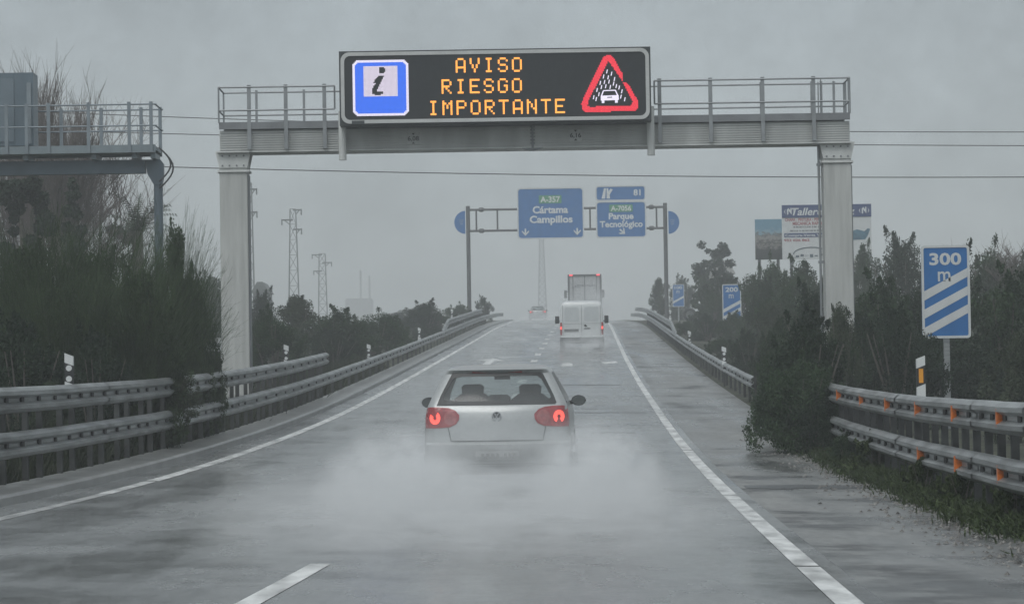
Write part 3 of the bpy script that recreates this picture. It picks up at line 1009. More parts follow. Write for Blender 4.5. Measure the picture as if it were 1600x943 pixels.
for d in np.arange(83, 215, 3.0):
    rail_post(gl, offL, d, 1.15 if 150 < d < 201 else 0.70, 1)
def offRn(d): return RW + 2.32 + 0.010 * max(0, d - 46)
gr_ = thing('guardrail', 'near right guardrail of two stacked beams with orange reflectors', 'guardrail', RP(42, RW + 2.4))
rail_beam(gr_, offRn, 12, 51, 1.16, -1)
rail_beam(gr_, offRn, 12, 51, 0.63, -1)
for d in np.arange(14, 51.5, 1.0):
    rail_post(gr_, offRn, d, 1.13, -1)
for d, zz in ((32.8, 0), (36.6, 0), (40.4, 0), (44.2, 0), (48.6, 0), (32.6, 1), (36.4, 1), (29, 0), (29, 1)):
    b = RP(d, offRn(d)) - Vector(gr_.location)
    z = b.z + (1.16, 0.63)[zz] - 0.155
    x = b.x - 0.02
    MB().add([(x - 0.065, b.y - 0.03, z - 0.085), (x - 0.065, b.y - 0.03, z + 0.085), (x + 0.05, b.y - 0.03, z + 0.06), (x + 0.05, b.y - 0.03, z - 0.06),
              (x - 0.065, b.y + 0.03, z - 0.085), (x - 0.065, b.y + 0.03, z + 0.085), (x + 0.05, b.y + 0.03, z + 0.06), (x + 0.05, b.y + 0.03, z - 0.06)],
             [(0, 1, 2, 3), (7, 6, 5, 4), (0, 4, 5, 1), (1, 5, 6, 2), (2, 6, 7, 3), (3, 7, 4, 0)]).build('reflector', M_orange, gr_)
offRf = RW + 2.5
gf = thing('guardrail', 'far right guardrail climbing beside the shoulder to the crest', 'guardrail', RP(110, offRf))
rail_beam(gf, offRf, 77, 262, 0.72, -1)
rail_beam(gf, offRf + 0.02, 140, 250, lambda d: 0.78 + 0.40 * min(1, max(0, (d - 140) / 8)), -1)
for d in np.arange(78, 215, 2.5):
    rail_post(gf, offRf, d, 1.12 if d > 149 else 0.69, -1)

# ------------------------------------------------------------------ delineator posts
def delineator(label, px, py_top, d, amber=False, h_vis=0.55):
    c = P(px, py_top, d)
    gz_ = GZ(c.x, d)
    h = c.z - gz_
    t_ = thing('delineator_post', label, 'road post', (c.x, c.y, gz_), group='roadside delineator posts')
    w_ = 0.065
    def slab(z0, z1, sl0, sl1):
        return [(-w_, z0 + sl0), (w_, z0 - sl0), (w_, z1 - sl1), (-w_, z1 + sl1)]
    sl = -0.025 if amber else 0.025
    MB().prism(slab(h - 0.60, h - 0.42, 0, sl), -0.04, 0.04).build('lower_sleeve', M_white, t_)
    MB().prism(slab(h - 0.14, h, sl, sl), -0.04, 0.04).build('cap', M_white, t_)
    MB().box(-0.025, 0.025, -0.025, 0.025, -0.4, h - 0.602).build('stem', M_post, t_)
    MB().prism(slab(h - 0.419, h - 0.141, sl, sl), -0.041, 0.041).build('band', M_black, t_)
    if amber:
        MB().box(-0.032, 0.032, -0.05, -0.042, h - 0.38, h - 0.17).build('reflector', M_amber, t_)
    else:
        for zz in (h - 0.20, h - 0.36):
            MB().prism([(0.045 * math.cos(2 * PI * k / 12), zz + 0.045 * math.sin(2 * PI * k / 12)) for k in range(12)], -0.05, -0.042).build('reflector', M_white, t_)
delineator('white and black roadside post in front of the dark shrub at far left', 108, 554, 46)
delineator('white and black roadside post just right of the left gantry column', 447, 539, 84)
delineator('white and black roadside post above the single left rail, below the hedge', 576, 538, 106)
delineator('hazy roadside post halfway up the left guardrail', 655, 512, 142)
delineator('faint roadside post by the raised end section of left guardrail', 706, 483, 176)
delineator('white post with amber reflector behind the near right guardrail', 1438, 558, 46, True)
delineator('roadside post on the bank above the far right guardrail', 1131, 542, 92)
delineator('faint roadside post near the top of the far right guardrail', 1047, 484, 180)
delineator('small pale roadside post at the far right rail below the 200 m sign', 1077, 517, 130)

# ------------------------------------------------------------------ vehicles
def lerp_levels(levels, z):
    zs = [l[0] for l in levels]
    return [float(np.interp(z, zs, [l[k] for l in levels])) for k in range(1, 6)]
def rear_y(levels, x, z):
    w_, yr, yf, r, bow = lerp_levels(levels, z)
    ax = abs(x)
    e = w_ - r
    if ax <= e:
        return yr - bow * (1 - (ax / e) ** 2)
    dx = min(ax - e, r * 0.999)
    return yr + r - math.sqrt(r * r - dx * dx)
def loft(levels, side_fr, nR=10, nC=5, nF=8):
    rings = []
    cls = []
    for (z, w_, yr, yf, r, bow) in levels:
        e = w_ - r
        pts = []
        for k in range(nR + 1):
            x = -e + 2 * e * k / nR
            pts.append((x, yr - bow * (1 - (x / e) ** 2), z))
        for k in range(1, nC):
            a = -PI / 2 + PI / 2 * k / nC
            pts.append((e + r * math.cos(a), yr + r + r * math.sin(a), z))
        for fr in side_fr:
            pts.append((w_, yr + r + (yf - yr - 2 * r) * fr, z))
        for k in range(1, nC):
            a = PI / 2 * k / nC
            pts.append((e + r * math.cos(a), yf - r + r * math.sin(a), z))
        for k in range(nF + 1):
            x = e - 2 * e * k / nF
            pts.append((x, yf + bow * (1 - (x / e) ** 2), z))
        for k in range(1, nC):
            a = PI / 2 + PI / 2 * k / nC
            pts.append((-e + r * math.cos(a), yf - r + r * math.sin(a), z))
        for fr in side_fr[::-1]:
            pts.append((-w_, yr + r + (yf - yr - 2 * r) * fr, z))
        for k in range(1, nC):
            a = PI + PI / 2 * k / nC
            pts.append((-e + r * math.cos(a), yr + r + r * math.sin(a), z))
        rings.append(pts)
    nS = len(side_fr) - 1
    cls = [('rear', k) for k in range(nR)] + [('cor', 0)] * nC + [('side', k) for k in range(nS)] + [('cor', 1)] * nC + [('front', k) for k in range(nF)] + [('cor', 2)] * nC + [('side', nS - 1 - k) for k in range(nS)] + [('cor', 3)] * nC
    return rings, cls
def loft_parts(levels, side_fr, pick):
    rings, cls = loft(levels, side_fr)
    n = len(rings[0])
    out = {}
    for i in range(len(rings) - 1):
        for j in range(n):
            key = pick(i, cls[j])
            if key is None: continue
            mb = out.setdefault(key, MB())
            a, b = rings[i][j], rings[i][(j + 1) % n]
            c, d = rings[i + 1][(j + 1) % n], rings[i + 1][j]
            mb.add([a, b, c, d], [(0, 1, 2, 3)])
    top = rings[-1]
    out.setdefault('body', MB()).add(top, [tuple(range(n))])
    out['body'].add(rings[0], [tuple(range(n))[::-1]])
    return out
def weld(o, dist=0.0005):
    bm = bmesh.new()
    bm.from_mesh(o.data)
    bmesh.ops.remove_doubles(bm, verts=bm.verts, dist=dist)
    bmesh.ops.recalc_face_normals(bm, faces=bm.faces)
    bm.to_mesh(o.data)
    bm.free()
    o.data.polygons.foreach_set('use_smooth', [True] * len(o.data.polygons))
    try:
        o.data.set_sharp_from_angle(angle=rad(32))
    except Exception:
        pass
    return o
def surf_patch(levels, poly, off, name, mat, parent, thick=0.012):
    bm = bmesh.new()
    bm.faces.new([bm.verts.new((x, 0, z)) for x, z in poly])
    xs = [p[0] for p in poly]
    zs = [p[1] for p in poly]
    for x in np.arange(min(xs) + 0.04, max(xs), 0.04):
        bmesh.ops.bisect_plane(bm, geom=bm.verts[:] + bm.edges[:] + bm.faces[:], plane_co=(x, 0, 0), plane_no=(1, 0, 0))
    for z in np.arange(min(zs) + 0.04, max(zs), 0.04):
        bmesh.ops.bisect_plane(bm, geom=bm.verts[:] + bm.edges[:] + bm.faces[:], plane_co=(0, 0, z), plane_no=(0, 0, 1))
    ext = bmesh.ops.extrude_face_region(bm, geom=bm.faces[:])
    back = set(v for v in ext['geom'] if isinstance(v, bmesh.types.BMVert))
    for v in bm.verts:
        v.co.y = rear_y(levels, v.co.x, v.co.z) - off + (thick if v in back else 0)
    bmesh.ops.recalc_face_normals(bm, faces=bm.faces)
    me = bpy.data.meshes.new(name)
    bm.to_mesh(me)
    bm.free()
    return link(name, me, mat, parent, False)
def surf_ring(levels, outer, inner, off, name, mat, parent):
    mb = MB()
    n = len(outer)
    vs = [(x, rear_y(levels, x, z) - off, z) for x, z in outer] + [(x, rear_y(levels, x, z) - off, z) for x, z in inner]
    vs += [(x, rear_y(levels, x, z) + 0.004, z) for x, z in outer] + [(x, rear_y(levels, x, z) + 0.004, z) for x, z in inner]
    fs = []
    for i in range(n):
        j = (i + 1) % n
        fs += [(i, j, n + j, n + i), (i, 2 * n + i, 2 * n + j, j), (n + i, n + j, 3 * n + j, 3 * n + i), (2 * n + i, 3 * n + i, 3 * n + j, 2 * n + j)]
    mb.add(vs, fs)
    return mb.build(name, mat, parent)
def resample(poly, n):
    pts = [Vector((p[0], p[1], 0)) for p in poly]
    seg = [(pts[(i + 1) % len(pts)] - pts[i]).length for i in range(len(pts))]
    tot = sum(seg)
    out = []
    for k in range(n):
        s = tot * k / n
        i = 0
        while s > seg[i]:
            s -= seg[i]
            i += 1
        q = pts[i].lerp(pts[(i + 1) % len(pts)], s / seg[i])
        out.append((q.x, q.y))
    return out
def wheel(parent, x, y, r, wd, sgn):
    mb = MB()
    n = 24
    prof = [(0.62 * r, 0.0), (0.94 * r, 0.0), (r, 0.03), (r, wd - 0.03), (0.94 * r, wd), (0.62 * r, wd)]
    vs, fs = [], []
    for k in range(n):
        a = 2 * PI * k / n
        for (rr_, u) in prof:
            vs.append((x + sgn * (u - wd), y + rr_ * math.cos(a), r + rr_ * math.sin(a)))
    m_ = len(prof)
    for k in range(n):
        for i in range(m_):
            fs.append((k * m_ + i, k * m_ + (i + 1) % m_, ((k + 1) % n) * m_ + (i + 1) % m_, ((k + 1) % n) * m_ + i))
    mb.add(vs, fs)
    whl = bpy.data.objects.new('wheel', None)
    COL.objects.link(whl)
    whl.parent = parent
    mb.build('tyre', pbr('tyre_rubber', (0.02, 0.02, 0.02), 0.6), whl, True)
    rm = MB()
    c = [(x + sgn * (-0.012), y + 0.66 * r * math.cos(2 * PI * k / 20), r + 0.66 * r * math.sin(2 * PI * k / 20)) for k in range(20)]
    c2_ = [(x + sgn * (-0.06), p[1], p[2]) for p in c]
    rm.add(c + c2_, [tuple(range(20)), tuple(range(39, 19, -1))] + [(i, 20 + i, 20 + (i + 1) % 20, (i + 1) % 20) for i in range(20)])
    for k in range(5):
        a = 2 * PI * k / 5
        rm.bar((x + sgn * 0.002, y, r), (x + sgn * 0.002, y + 0.6 * r * math.cos(a), r + 0.6 * r * math.sin(a)), 0.05, 0.02)
    rm.build('rim', pbr('alloy', (0.35, 0.36, 0.37), 0.35, 0.8), whl)

def side_panes(mb, c):
    """each pane of the two flanks its own part"""
    groups = {}
    for q in mb.f:
        cx = sum(mb.v[i][0] for i in q) / 4
        key = cx > 0
        groups.setdefault(key, []).append(q)
    for key, fs in groups.items():
        tot = MB()
        for q in fs:
            tot.add([mb.v[i] for i in q], [(0, 1, 2, 3)])
        o = weld(tot.build('side_window', M_glass, c))
        bm = bmesh.new()
        bm.from_mesh(o.data)
        left = set(bm.faces)
        isl = []
        while left:
            st_ = [left.pop()]
            grp = [st_[0]]
            while st_:
                f = st_.pop()
                for e_ in f.edges:
                    for g in e_.link_faces:
                        if g in left:
                            left.remove(g); st_.append(g); grp.append(g)
            isl.append([[tuple(v.co) for v in f.verts] for f in grp])
        bm.free()
        if len(isl) > 1:
            bpy.data.objects.remove(o)
            for grp in isl:
                m2 = MB()
                for vs in grp:
                    m2.add(vs, [tuple(range(len(vs)))])
                weld(m2.build('side_window', M_glass, c))

M_silver = pbr('silver_car_paint', (0.36, 0.375, 0.375), 0.30, 0.30, 0.06, 30, coat=0.4)
M_glass = glass('tinted_car_glass', (0.80, 0.85, 0.85), 0.05)
M_trim = pbr('black_trim', (0.025, 0.027, 0.028), 0.45)
M_tail = pbr('tail_lamp_red', (0.27, 0.014, 0.018), 0.18, 0, 0.25, 25, coat=0.6)
M_tailp = pbr('tail_lamp_pale', (0.30, 0.07, 0.07), 0.2, 0, 0.2, 25, coat=0.5)
M_lit = emit('tail_lamp_lit', (1.0, 0.10, 0.07), 1.25, (0.6, 0.03, 0.03))
M_chrome = pbr('chrome', (0.62, 0.63, 0.64), 0.15, 1.0, 0.03)
M_seat = pbr('seat_fabric', (0.03, 0.032, 0.034), 0.8)

HL = [(0.18, .74, .16, 4.02, .18, .05), (0.30, .82, .05, 4.16, .20, .08), (0.40, .862, .012, 4.2, .22, .09), (0.50, .877, .0, 4.2, .22, .09), (0.545, .880, .004, 4.18, .22, .09),
      (0.575, .876, .045, 4.15, .22, .09), (0.70, .88, .065, 4.10, .22, .09), (0.82, .875, .085, 4.0, .22, .085), (0.92, .865, .105, 3.45, .20, .08), (0.985, .845, .135, 3.05, .14, .08),
      (1.02, .83, .16, 2.98, .11, .07), (1.12, .785, .235, 2.75, .10, .065), (1.21, .740, .305, 2.55, .10, .06), (1.30, .695, .375, 2.35, .10, .055), (1.385, .650, .44, 2.15, .10, .05),
      (1.43, .615, .40, 2.0, .12, .06), (1.465, .56, .45, 1.9, .16, .06), (1.485, .42, .72, 1.7, .2, .03)]
def hatchback(label, loc, rot, paint):
    c = thing('hatchback_car', label, 'car', loc, rot)
    WIN = range(10, 14)
    def pick(i, cl):
        if i in WIN:
            if cl[0] == 'rear': return 'rear_window'
            if cl[0] == 'front': return 'windscreen'
            if cl[0] == 'side' and cl[1] in (1, 3, 5): return 'side_window'
        return 'body'
    parts = loft_parts(HL, [0, 0.05, 0.36, 0.40, 0.70, 0.74, 0.97, 1], pick)
    weld(parts['body'].build('body', paint, c))
    weld(parts['rear_window'].build('rear_window', M_glass, c))
    weld(parts['windscreen'].build('windscreen', M_glass, c))
    side_panes(parts['side_window'], c)
    nn = 64
    seal_o = resample([(-.725, 1.012), (.725, 1.012), (.69, 1.10), (.545, 1.392), (-.545, 1.392), (-.69, 1.10)], nn)
    seal_i = resample([(-.60, 1.06), (.60, 1.06), (.655, 1.085), (.645, 1.12), (.52, 1.335), (.48, 1.352), (-.48, 1.352), (-.52, 1.335), (-.645, 1.12), (-.655, 1.085)], 480)
    inner = []
    for (x, z) in seal_o:
        cx, cz = 0, 1.2
        # nearest direction match
        a = math.atan2((z - cz) * 2.2, x - cx)
        inner.append(min(seal_i, key=lambda q: abs((math.atan2((q[1] - cz) * 2.2, q[0]) - a + PI) % (2 * PI) - PI)))
    surf_ring(HL, seal_o, inner, 0.005, 'window_seal', M_trim, c)
    MB().box(-0.30, 0.30, 0.38, 0.40, 1.395, 1.412).build('brake_light', pbr('dark_red_lens', (0.16, 0.02, 0.02), 0.3), c)
    # tail lamps
    for s in (-1, 1):
        poly = [(s * x, z) for x, z in [(.45, .90), (.455, .84), (.49, .79), (.56, .757), (.70, .745), (.86, .742), (.868, .80), (.862, .90), (.845, .985), (.80, .995), (.70, .995), (.58, .985), (.50, .955)]]
        tl = surf_patch(HL, poly, 0.008, 'tail_lamp', M_tail, c)
        pal = [(s * (.56 + .078 * math.cos(2 * PI * k / 16)), .865 + .085 * math.sin(2 * PI * k / 16)) for k in range(16)]
        surf_patch(HL, pal, 0.011, 'reverse_lens', M_tailp, tl, 0.006)
        a0, a1 = (rad(-215), rad(60)) if s < 0 else (rad(-60), rad(240))
        arc_o = [(s * .745 + .066 * math.cos(a0 + (a1 - a0) * k / 16), .865 + .076 * math.sin(a0 + (a1 - a0) * k / 16)) for k in range(17)]
        arc_i = [(s * .745 + .022 * math.cos(a0 + (a1 - a0) * k / 16), .865 + .026 * math.sin(a0 + (a1 - a0) * k / 16)) for k in range(16, -1, -1)]
        surf_patch(HL, arc_o + arc_i, 0.013, 'lit_ring', M_lit, tl, 0.008)
    # tailgate seam, bumper crease and plate
    seam = MB()
    pts = [(-.56, .60), (.56, .60)]
    def seamline(p, q, n=24):
        prev = None
        for k in range(n + 1):
            x = p[0] + (q[0] - p[0]) * k / n
            z = p[1] + (q[1] - p[1]) * k / n
            v = Vector((x, rear_y(HL, x, z) - 0.002, z))
            if prev is not None:
                seam.bar(prev, v, 0.010, 0.010)
            prev = v
    seamline((-.55, .588), (.55, .588)); seamline((-.55, .588), (-.585, .75)); seamline((.55, .588), (.585, .75))
    seam.build('tailgate_seam', M_trim, c)
    surf_patch(HL, rrect(-.30, .30, .335, .485, 0.02), 0.002, 'plate_recess', pbr('recess_grey', (0.30, 0.31, 0.31), 0.5), c)
    pl_ = surf_patch(HL, rrect(-.26, .26, .36, .465, 0.01), 0.010, 'number_plate', pbr('plate_white', (0.42, 0.43, 0.43), 0.4), c)
    lm = MB()
    for k, x in enumerate((-.17, -.11, -.05, .01, .10, .155, .21)):
        lm.box(x - 0.018, x + 0.018, -0.106, -0.099, .385, .44)
    lm.build('plate_characters', pbr('plate_ink', (0.20, 0.205, 0.205), 0.5), pl_)
    surf_patch(HL, [(-.78, .20), (.78, .20), (.80, .30), (.4, .315), (-.4, .315), (-.80, .30)], 0.004, 'lower_valance', M_trim, c)
    # round emblem with V over W
    ez, ex = .875, 0.0
    ey = rear_y(HL, 0, ez)
    em = MB()
    R_ = 0.062
    em.ring([(R_ * math.cos(2 * PI * k / 24), ez + R_ * math.sin(2 * PI * k / 24)) for k in range(24)], [(R_ * .84 * math.cos(2 * PI * k / 24), ez + R_ * .84 * math.sin(2 * PI * k / 24)) for k in range(24)], ey - 0.016, ey + 0.004)
    def st_(a, b):
        em.bar((a[0], ey - 0.010, ez + a[1]), (b[0], ey - 0.010, ez + b[1]), 0.010, 0.010)
    st_((-.030, .044), (0, .004)); st_((0, .004), (.030, .044))
    st_((-.052, .022), (-.024, -.044)); st_((-.024, -.044), (0, 0.0)); st_((0, 0.0), (.024, -.044)); st_((.024, -.044), (.052, .022))
    em.build('emblem', M_chrome, c)
    MB().prism([(.055 * math.cos(2 * PI * k / 20), ez + .055 * math.sin(2 * PI * k / 20)) for k in range(20)], ey - 0.004, ey + 0.003).build('emblem_disc', pbr('emblem_dark', (0.10, 0.105, 0.11), 0.3), c)
    # mirrors
    for s in (-1, 1):
        mr = MB()
        bm_pts = []
        n, m_ = 12, 6
        vs, fs = [], []
        for i in range(m_ + 1):
            t = PI * i / m_
            for k in range(n):
                a = 2 * PI * k / n
                vs.append((s * 0.955 + 0.095 * math.cos(a) * math.sin(t) ** 0.6, 2.42 - 0.07 * math.cos(t), 1.005 + 0.07 * math.sin(a) * math.sin(t) ** 0.6 - s * 0))
        for i in range(m_):
            for k in range(n):
                fs.append((i * n + k, i * n + (k + 1) % n, (i + 1) * n + (k + 1) % n, (i + 1) * n + k))
        mr.add(vs, fs)
        mr.bar((s * 0.80, 2.44, 0.97), (s * 0.92, 2.43, 0.99), 0.07, 0.05)
        mo = mr.build('mirror', M_trim, c, True)
        MB().prism([(s * 0.955 + .082 * math.cos(2 * PI * k / 16), 1.005 + .058 * math.sin(2 * PI * k / 16)) for k in range(16)], 2.335, 2.35).build('mirror_glass', pbr('mirror_silver', (0.14, 0.15, 0.15), 0.25, 0.6, 0.05), mo)
    # cabin
    for (x, y, hz) in ((-.36, 1.75, 1.24), (.36, 1.75, 1.23), (-.36, 0.85, 1.13), (.36, 0.85, 1.13), (0, .85, 1.12)):
        front = y > 1.2
        s_ = MB()
        if front:
            s_.prism([(x - .24, .5), (x + .24, .5), (x + .23, hz - .18), (x + .15, hz - .12), (x - .15, hz - .12), (x - .23, hz - .18)], y - .06, y + .06)
        s_.prism([(x - .13, hz - .17 if front else hz - .2), (x + .13, hz - .17 if front else hz - .2), (x + .14, hz - .03), (x + .10, hz), (x - .10, hz), (x - .14, hz - .03)], y - .05, y + .05)
        s_.build('head_rest' if not front else 'front_seat', M_seat, c)
    MB().box(-.62, .62, .78, .9, .5, .97).build('rear_seat', M_seat, c)
    MB().prism([(-.7, .6), (.7, .6), (.7, .97), (.1, .98), (-.2, 1.03), (-.6, 1.03), (-.7, .97)], 2.45, 2.75).build('dashboard', M_seat, c)
    MB().box(-.10, .10, 2.05, 2.07, 1.29, 1.35).build('interior_mirror', M_seat, c)
    for s in (-1, 1):
        for y in (0.78, 3.36):
            wheel(c, s * 0.895, y, 0.315, 0.2, s)
    return c
h_, sl_ = heading(38.5)
g0 = P(778, 776, 36.8)
zc = RP(38.5, 2.0).z
car = hatchback('silver hatchback driving through its own spray with red tail lamps lit', (g0.x, 36.8, RP(36.8, 2.3).z), (rad(1.3), 0, -rad(1.9)), M_silver)

# white van
VL = [(0.26, .90, .14, 5.1, .10, .02), (0.34, .98, .02, 5.35, .10, .03), (0.56, 1.0, .0, 5.4, .10, .03), (0.58, 1.0, .10, 5.4, .10, .03), (1.0, 1.015, .105, 5.3, .10, .03), (1.22, 1.01, .11, 4.75, .10, .03),
      (1.34, 1.0, .115, 4.45, .10, .03), (1.6, .98, .13, 4.1, .10, .03), (1.95, .945, .155, 3.7, .10, .03), (2.08, .91, .18, 3.5, .12, .03), (2.16, .84, .24, 3.3, .14, .02), (2.2, .70, .4, 3.1, .14, .02)]
M_van = pbr('white_van_paint', (0.56, 0.58, 0.58), 0.32, 0, 0.06, 3, coat=0.4)
def van(label, loc, rot):
    c = thing('panel_van', label, 'van', loc, rot)
    def pick(i, cl):
        if i in (6, 7):
            if cl[0] == 'front': return 'windscreen'
            if cl[0] == 'side' and cl[1] == 5: return 'side_window'
        if i < 2: return 'bumper'
        return 'body'
    parts = loft_parts(VL, [0, 0.2, 0.4, 0.6, 0.72, 0.76, 0.97, 1], pick)
    weld(parts['body'].build('body', M_van, c))
    weld(parts['bumper'].build('bumper', pbr('van_bumper', (0.05, 0.053, 0.056), 0.5), c))
    weld(parts['windscreen'].build('windscreen', M_glass, c))
    side_panes(parts['side_window'], c)
    sm_ = MB()
    for x, z0, z1 in ((0, .62, 2.02), (-.86, .62, 2.02), (.86, .62, 2.02)):
        pr_ = None
        for k in range(13):
            z = z0 + (z1 - z0) * k / 12
            v = Vector((x, rear_y(VL, x, z) - 0.002, z))
            if pr_ is not None: sm_.bar(pr_, v, 0.016, 0.012)
            pr_ = v
    for z in (1.18,):
        pr_ = None
        for k in range(15):
            x = -.84 + 1.68 * k / 14
            v = Vector((x, rear_y(VL, x, z) - 0.001, z))
            if pr_ is not None: sm_.bar(pr_, v, 0.012, 0.012)
            pr_ = v
    sm_.build('door_seam', pbr('seam_grey', (0.16, 0.165, 0.17), 0.5), c)
    M_pan = pbr('van_panel', (0.46, 0.485, 0.49), 0.3, 0, 0.05, 3, coat=0.4)
    for s in (-1, 1):
        xa, xb = sorted((s * .12, s * .78))
        surf_patch(VL, rrect(xa, xb, 1.28, 1.93, 0.08), 0.004, 'blind_window', M_pan, c)
        xa, xb = sorted((s * .90, s * .985))
        tl = surf_patch(VL, rrect(xa, xb, .66, 1.24, 0.03), 0.010, 'tail_lamp', M_tail, c)
        xa, xb = sorted((s * .905, s * .98))
        surf_patch(VL, rrect(xa, xb, .92, 1.05, 0.03), 0.016, 'lit_lens', M_lit, tl, 0.01)
        mr = MB().box(s * 1.16 - .10, s * 1.16 + .10, 4.15, 4.24, 1.12, 1.48).bar((s * 0.98, 4.2, 1.22), (s * 1.1, 4.2, 1.24), .06, .06)
        mr.build('mirror', M_trim, c, bevel=0.03)
        for y in (1.1, 4.4):
            wheel(c, s * 1.005, y, 0.34, 0.22, s)
    surf_patch(VL, rrect(-.80, -.14, .80, .93, 0.01), 0.010, 'number_plate', pbr('dull_plate', (0.10, 0.105, 0.105), 0.5), c)
    surf_patch(VL, [(.08, 1.10), (.18, 1.14), (.26, 1.05), (.16, 1.03)], 0.012, 'emblem', M_trim, c)
    surf_patch(VL, rrect(.10, .40, .93, .975, 0.01), 0.010, 'door_handle', M_trim, c)
    return c
vd = 140.5
h_, sl_ = heading(vd + 2)
p = RP(vd, 5.62)
vp = P(909.5, 546, vd)
van('white panel van with blank rear doors in the right lane', (vp.x, vd, RP(vd, 5.5).z), (sl_, 0, h_))

# box lorry
td = 231.0
h_, sl_ = heading(td + 4)
tp = P(914.5, 503, td)
T = thing('box_lorry', 'pale hazy box lorry ahead of the van with red marker lights', 'lorry', (tp.x, td, RP(td, 5.3).z), (sl_, 0, h_))
M_box = pbr('lorry_box_paint', (0.55, 0.56, 0.56), 0.5, 0, 0.08)
M_frame = pbr('lorry_frame', (0.14, 0.145, 0.15), 0.5, 0.2, 0.1)
MB().box(-1.25, 1.25, 0.0, 7.0, 1.05, 3.62).build('box_body', M_box, T)
fr_ = MB().box(-1.275, -1.13, -0.05, 0.06, 1.0, 3.66).box(1.13, 1.275, -0.05, 0.06, 1.0, 3.66).box(-1.128, 1.128, -0.05, 0.06, 3.52, 3.66).box(-1.128, 1.128, -0.05, 0.06, 1.0, 1.10).box(-0.025, 0.025, -0.03, -0.001, 1.102, 3.518)
fr_.box(-.9, -.86, -0.04, -0.001, 1.102, 3.518).box(.86, .9, -0.04, -0.001, 1.102, 3.518)
fr_.build('rear_frame', M_frame, T)
lb = MB()
for k in range(9):
    lb.box(-.75 + k * .18, -.62 + k * .18, -0.012, -0.002, 2.72 + 0.03 * (k % 3), 2.85 + 0.05 * (k % 2))
lb.box(-1.0, -.3, -0.012, -0.002, 2.66, 2.70)
lb.build('door_marking', pbr('marking_grey', (0.25, 0.26, 0.27), 0.5), T)
for s in (-1, 1):
    MB().box(s * 1.02 - .12, s * 1.02 + .12, -0.10, -0.052, 3.55, 3.66).build('marker_light', emit('marker_red', (0.9, 0.10, 0.12), 1.3), T)
    MB().box(s * .95 - .18, s * .95 + .18, -0.10, -0.02, .82, .94).build('tail_lamp', M_lit, T)
    MB().box(s * 1.46 - .11, s * 1.46 + .11, 8.0, 8.12, 1.9, 2.5).bar((s * 1.15, 8.05, 2.4), (s * 1.4, 8.05, 2.4), .05, .05).build('mirror', M_frame, T)
    for y in (1.4, 7.9):
        wheel(T, s * 1.22, y, 0.5, 0.3, s)
MB().box(-.45, .45, .2, 8.6, .62, 1.04).box(-1.15, 1.15, .05, .14, .48, .60).build('chassis', M_frame, T)
MB().prism([(7.25, .55), (9.1, .55), (9.2, 1.6), (8.95, 2.75), (7.25, 2.85)], -1.2, 1.2).build('cab', M_box, T).rotation_euler = (0, 0, PI / 2)
T.children[-1].location = (0, 0, 0)
T.children[-1].matrix_local = Matrix(((0, 1, 0, 0), (1, 0, 0, 0), (0, 0, 1, 0), (0, 0, 0, 1)))
MB().box(-1.0, 1.0, 9.15, 9.2, 1.65, 2.5).build('windscreen', M_trim, T)

# distant car in the left lane
fd = 318.0
h_, sl_ = heading(fd)
fp = P(840.5, 500, fd)
far = copy_tree(car)
far.name = 'hatchback_car'
far.location = (fp.x, fd, RP(fd, 1.9).z)
far.rotation_euler = (sl_, 0, h_)
far['label'] = 'tiny hazy car vanishing over the crest in the left lane'

# ------------------------------------------------------------------ spray thrown up by the wheels
def spray_mat(name, dens, nscale, seed, power=1.4):
    m = bpy.data.materials.new(name)
    m.use_nodes = True
    t = m.node_tree
    t.nodes.clear()
    o = t.nodes.new('ShaderNodeOutputMaterial')
    v = t.nodes.new('ShaderNodeVolumePrincipled')
    v.inputs['Color'].default_value = (0.93, 0.945, 0.95, 1)
    v.inputs['Anisotropy'].default_value = 0.0
    c = t.nodes.new('ShaderNodeTexCoord')
    ln = t.nodes.new('ShaderNodeVectorMath')
    ln.operation = 'LENGTH'
    t.links.new(c.outputs['Object'], ln.inputs[0])
    r = t.nodes.new('ShaderNodeMapRange')
    r.inputs['From Min'].default_value = 1.0
    r.inputs['From Max'].default_value = 0.0
    t.links.new(ln.outputs['Value'], r.inputs['Value'])
    p = t.nodes.new('ShaderNodeMath')
    p.operation = 'POWER'
    p.inputs[1].default_value = power
    t.links.new(r.outputs[0], p.inputs[0])
    mp = t.nodes.new('ShaderNodeMapping')
    mp.inputs['Location'].default_value = (seed, seed * 1.3, seed * 0.4)
    mp.inputs['Scale'].default_value = (1.5, 1.0, 1.5)
    t.links.new(c.outputs['Object'], mp.inputs[0])
    n = t.nodes.new('ShaderNodeTexNoise')
    n.inputs['Scale'].default_value = nscale
    n.inputs['Detail'].default_value = 5
    n.inputs['Roughness'].default_value = 0.62
    t.links.new(mp.outputs[0], n.inputs['Vector'])
    nr = t.nodes.new('ShaderNodeMapRange')
    nr.inputs['From Min'].default_value = 0.38
    nr.inputs['From Max'].default_value = 0.64
    nr.inputs['To Min'].default_value = 0.12
    nr.inputs['To Max'].default_value = 1.75
    t.links.new(n.outputs['Fac'], nr.inputs['Value'])
    k = t.nodes.new('ShaderNodeMath')
    k.operation = 'MULTIPLY'
    t.links.new(p.outputs[0], k.inputs[0])
    t.links.new(nr.outputs[0], k.inputs[1])
    k2 = t.nodes.new('ShaderNodeMath')
    k2.operation = 'MULTIPLY'
    k2.inputs[1].default_value = dens
    t.links.new(k.outputs[0], k2.inputs[0])
    t.links.new(k2.outputs[0], v.inputs['Density'])
    t.links.new(v.outputs[0], o.inputs['Volume'])
    return m
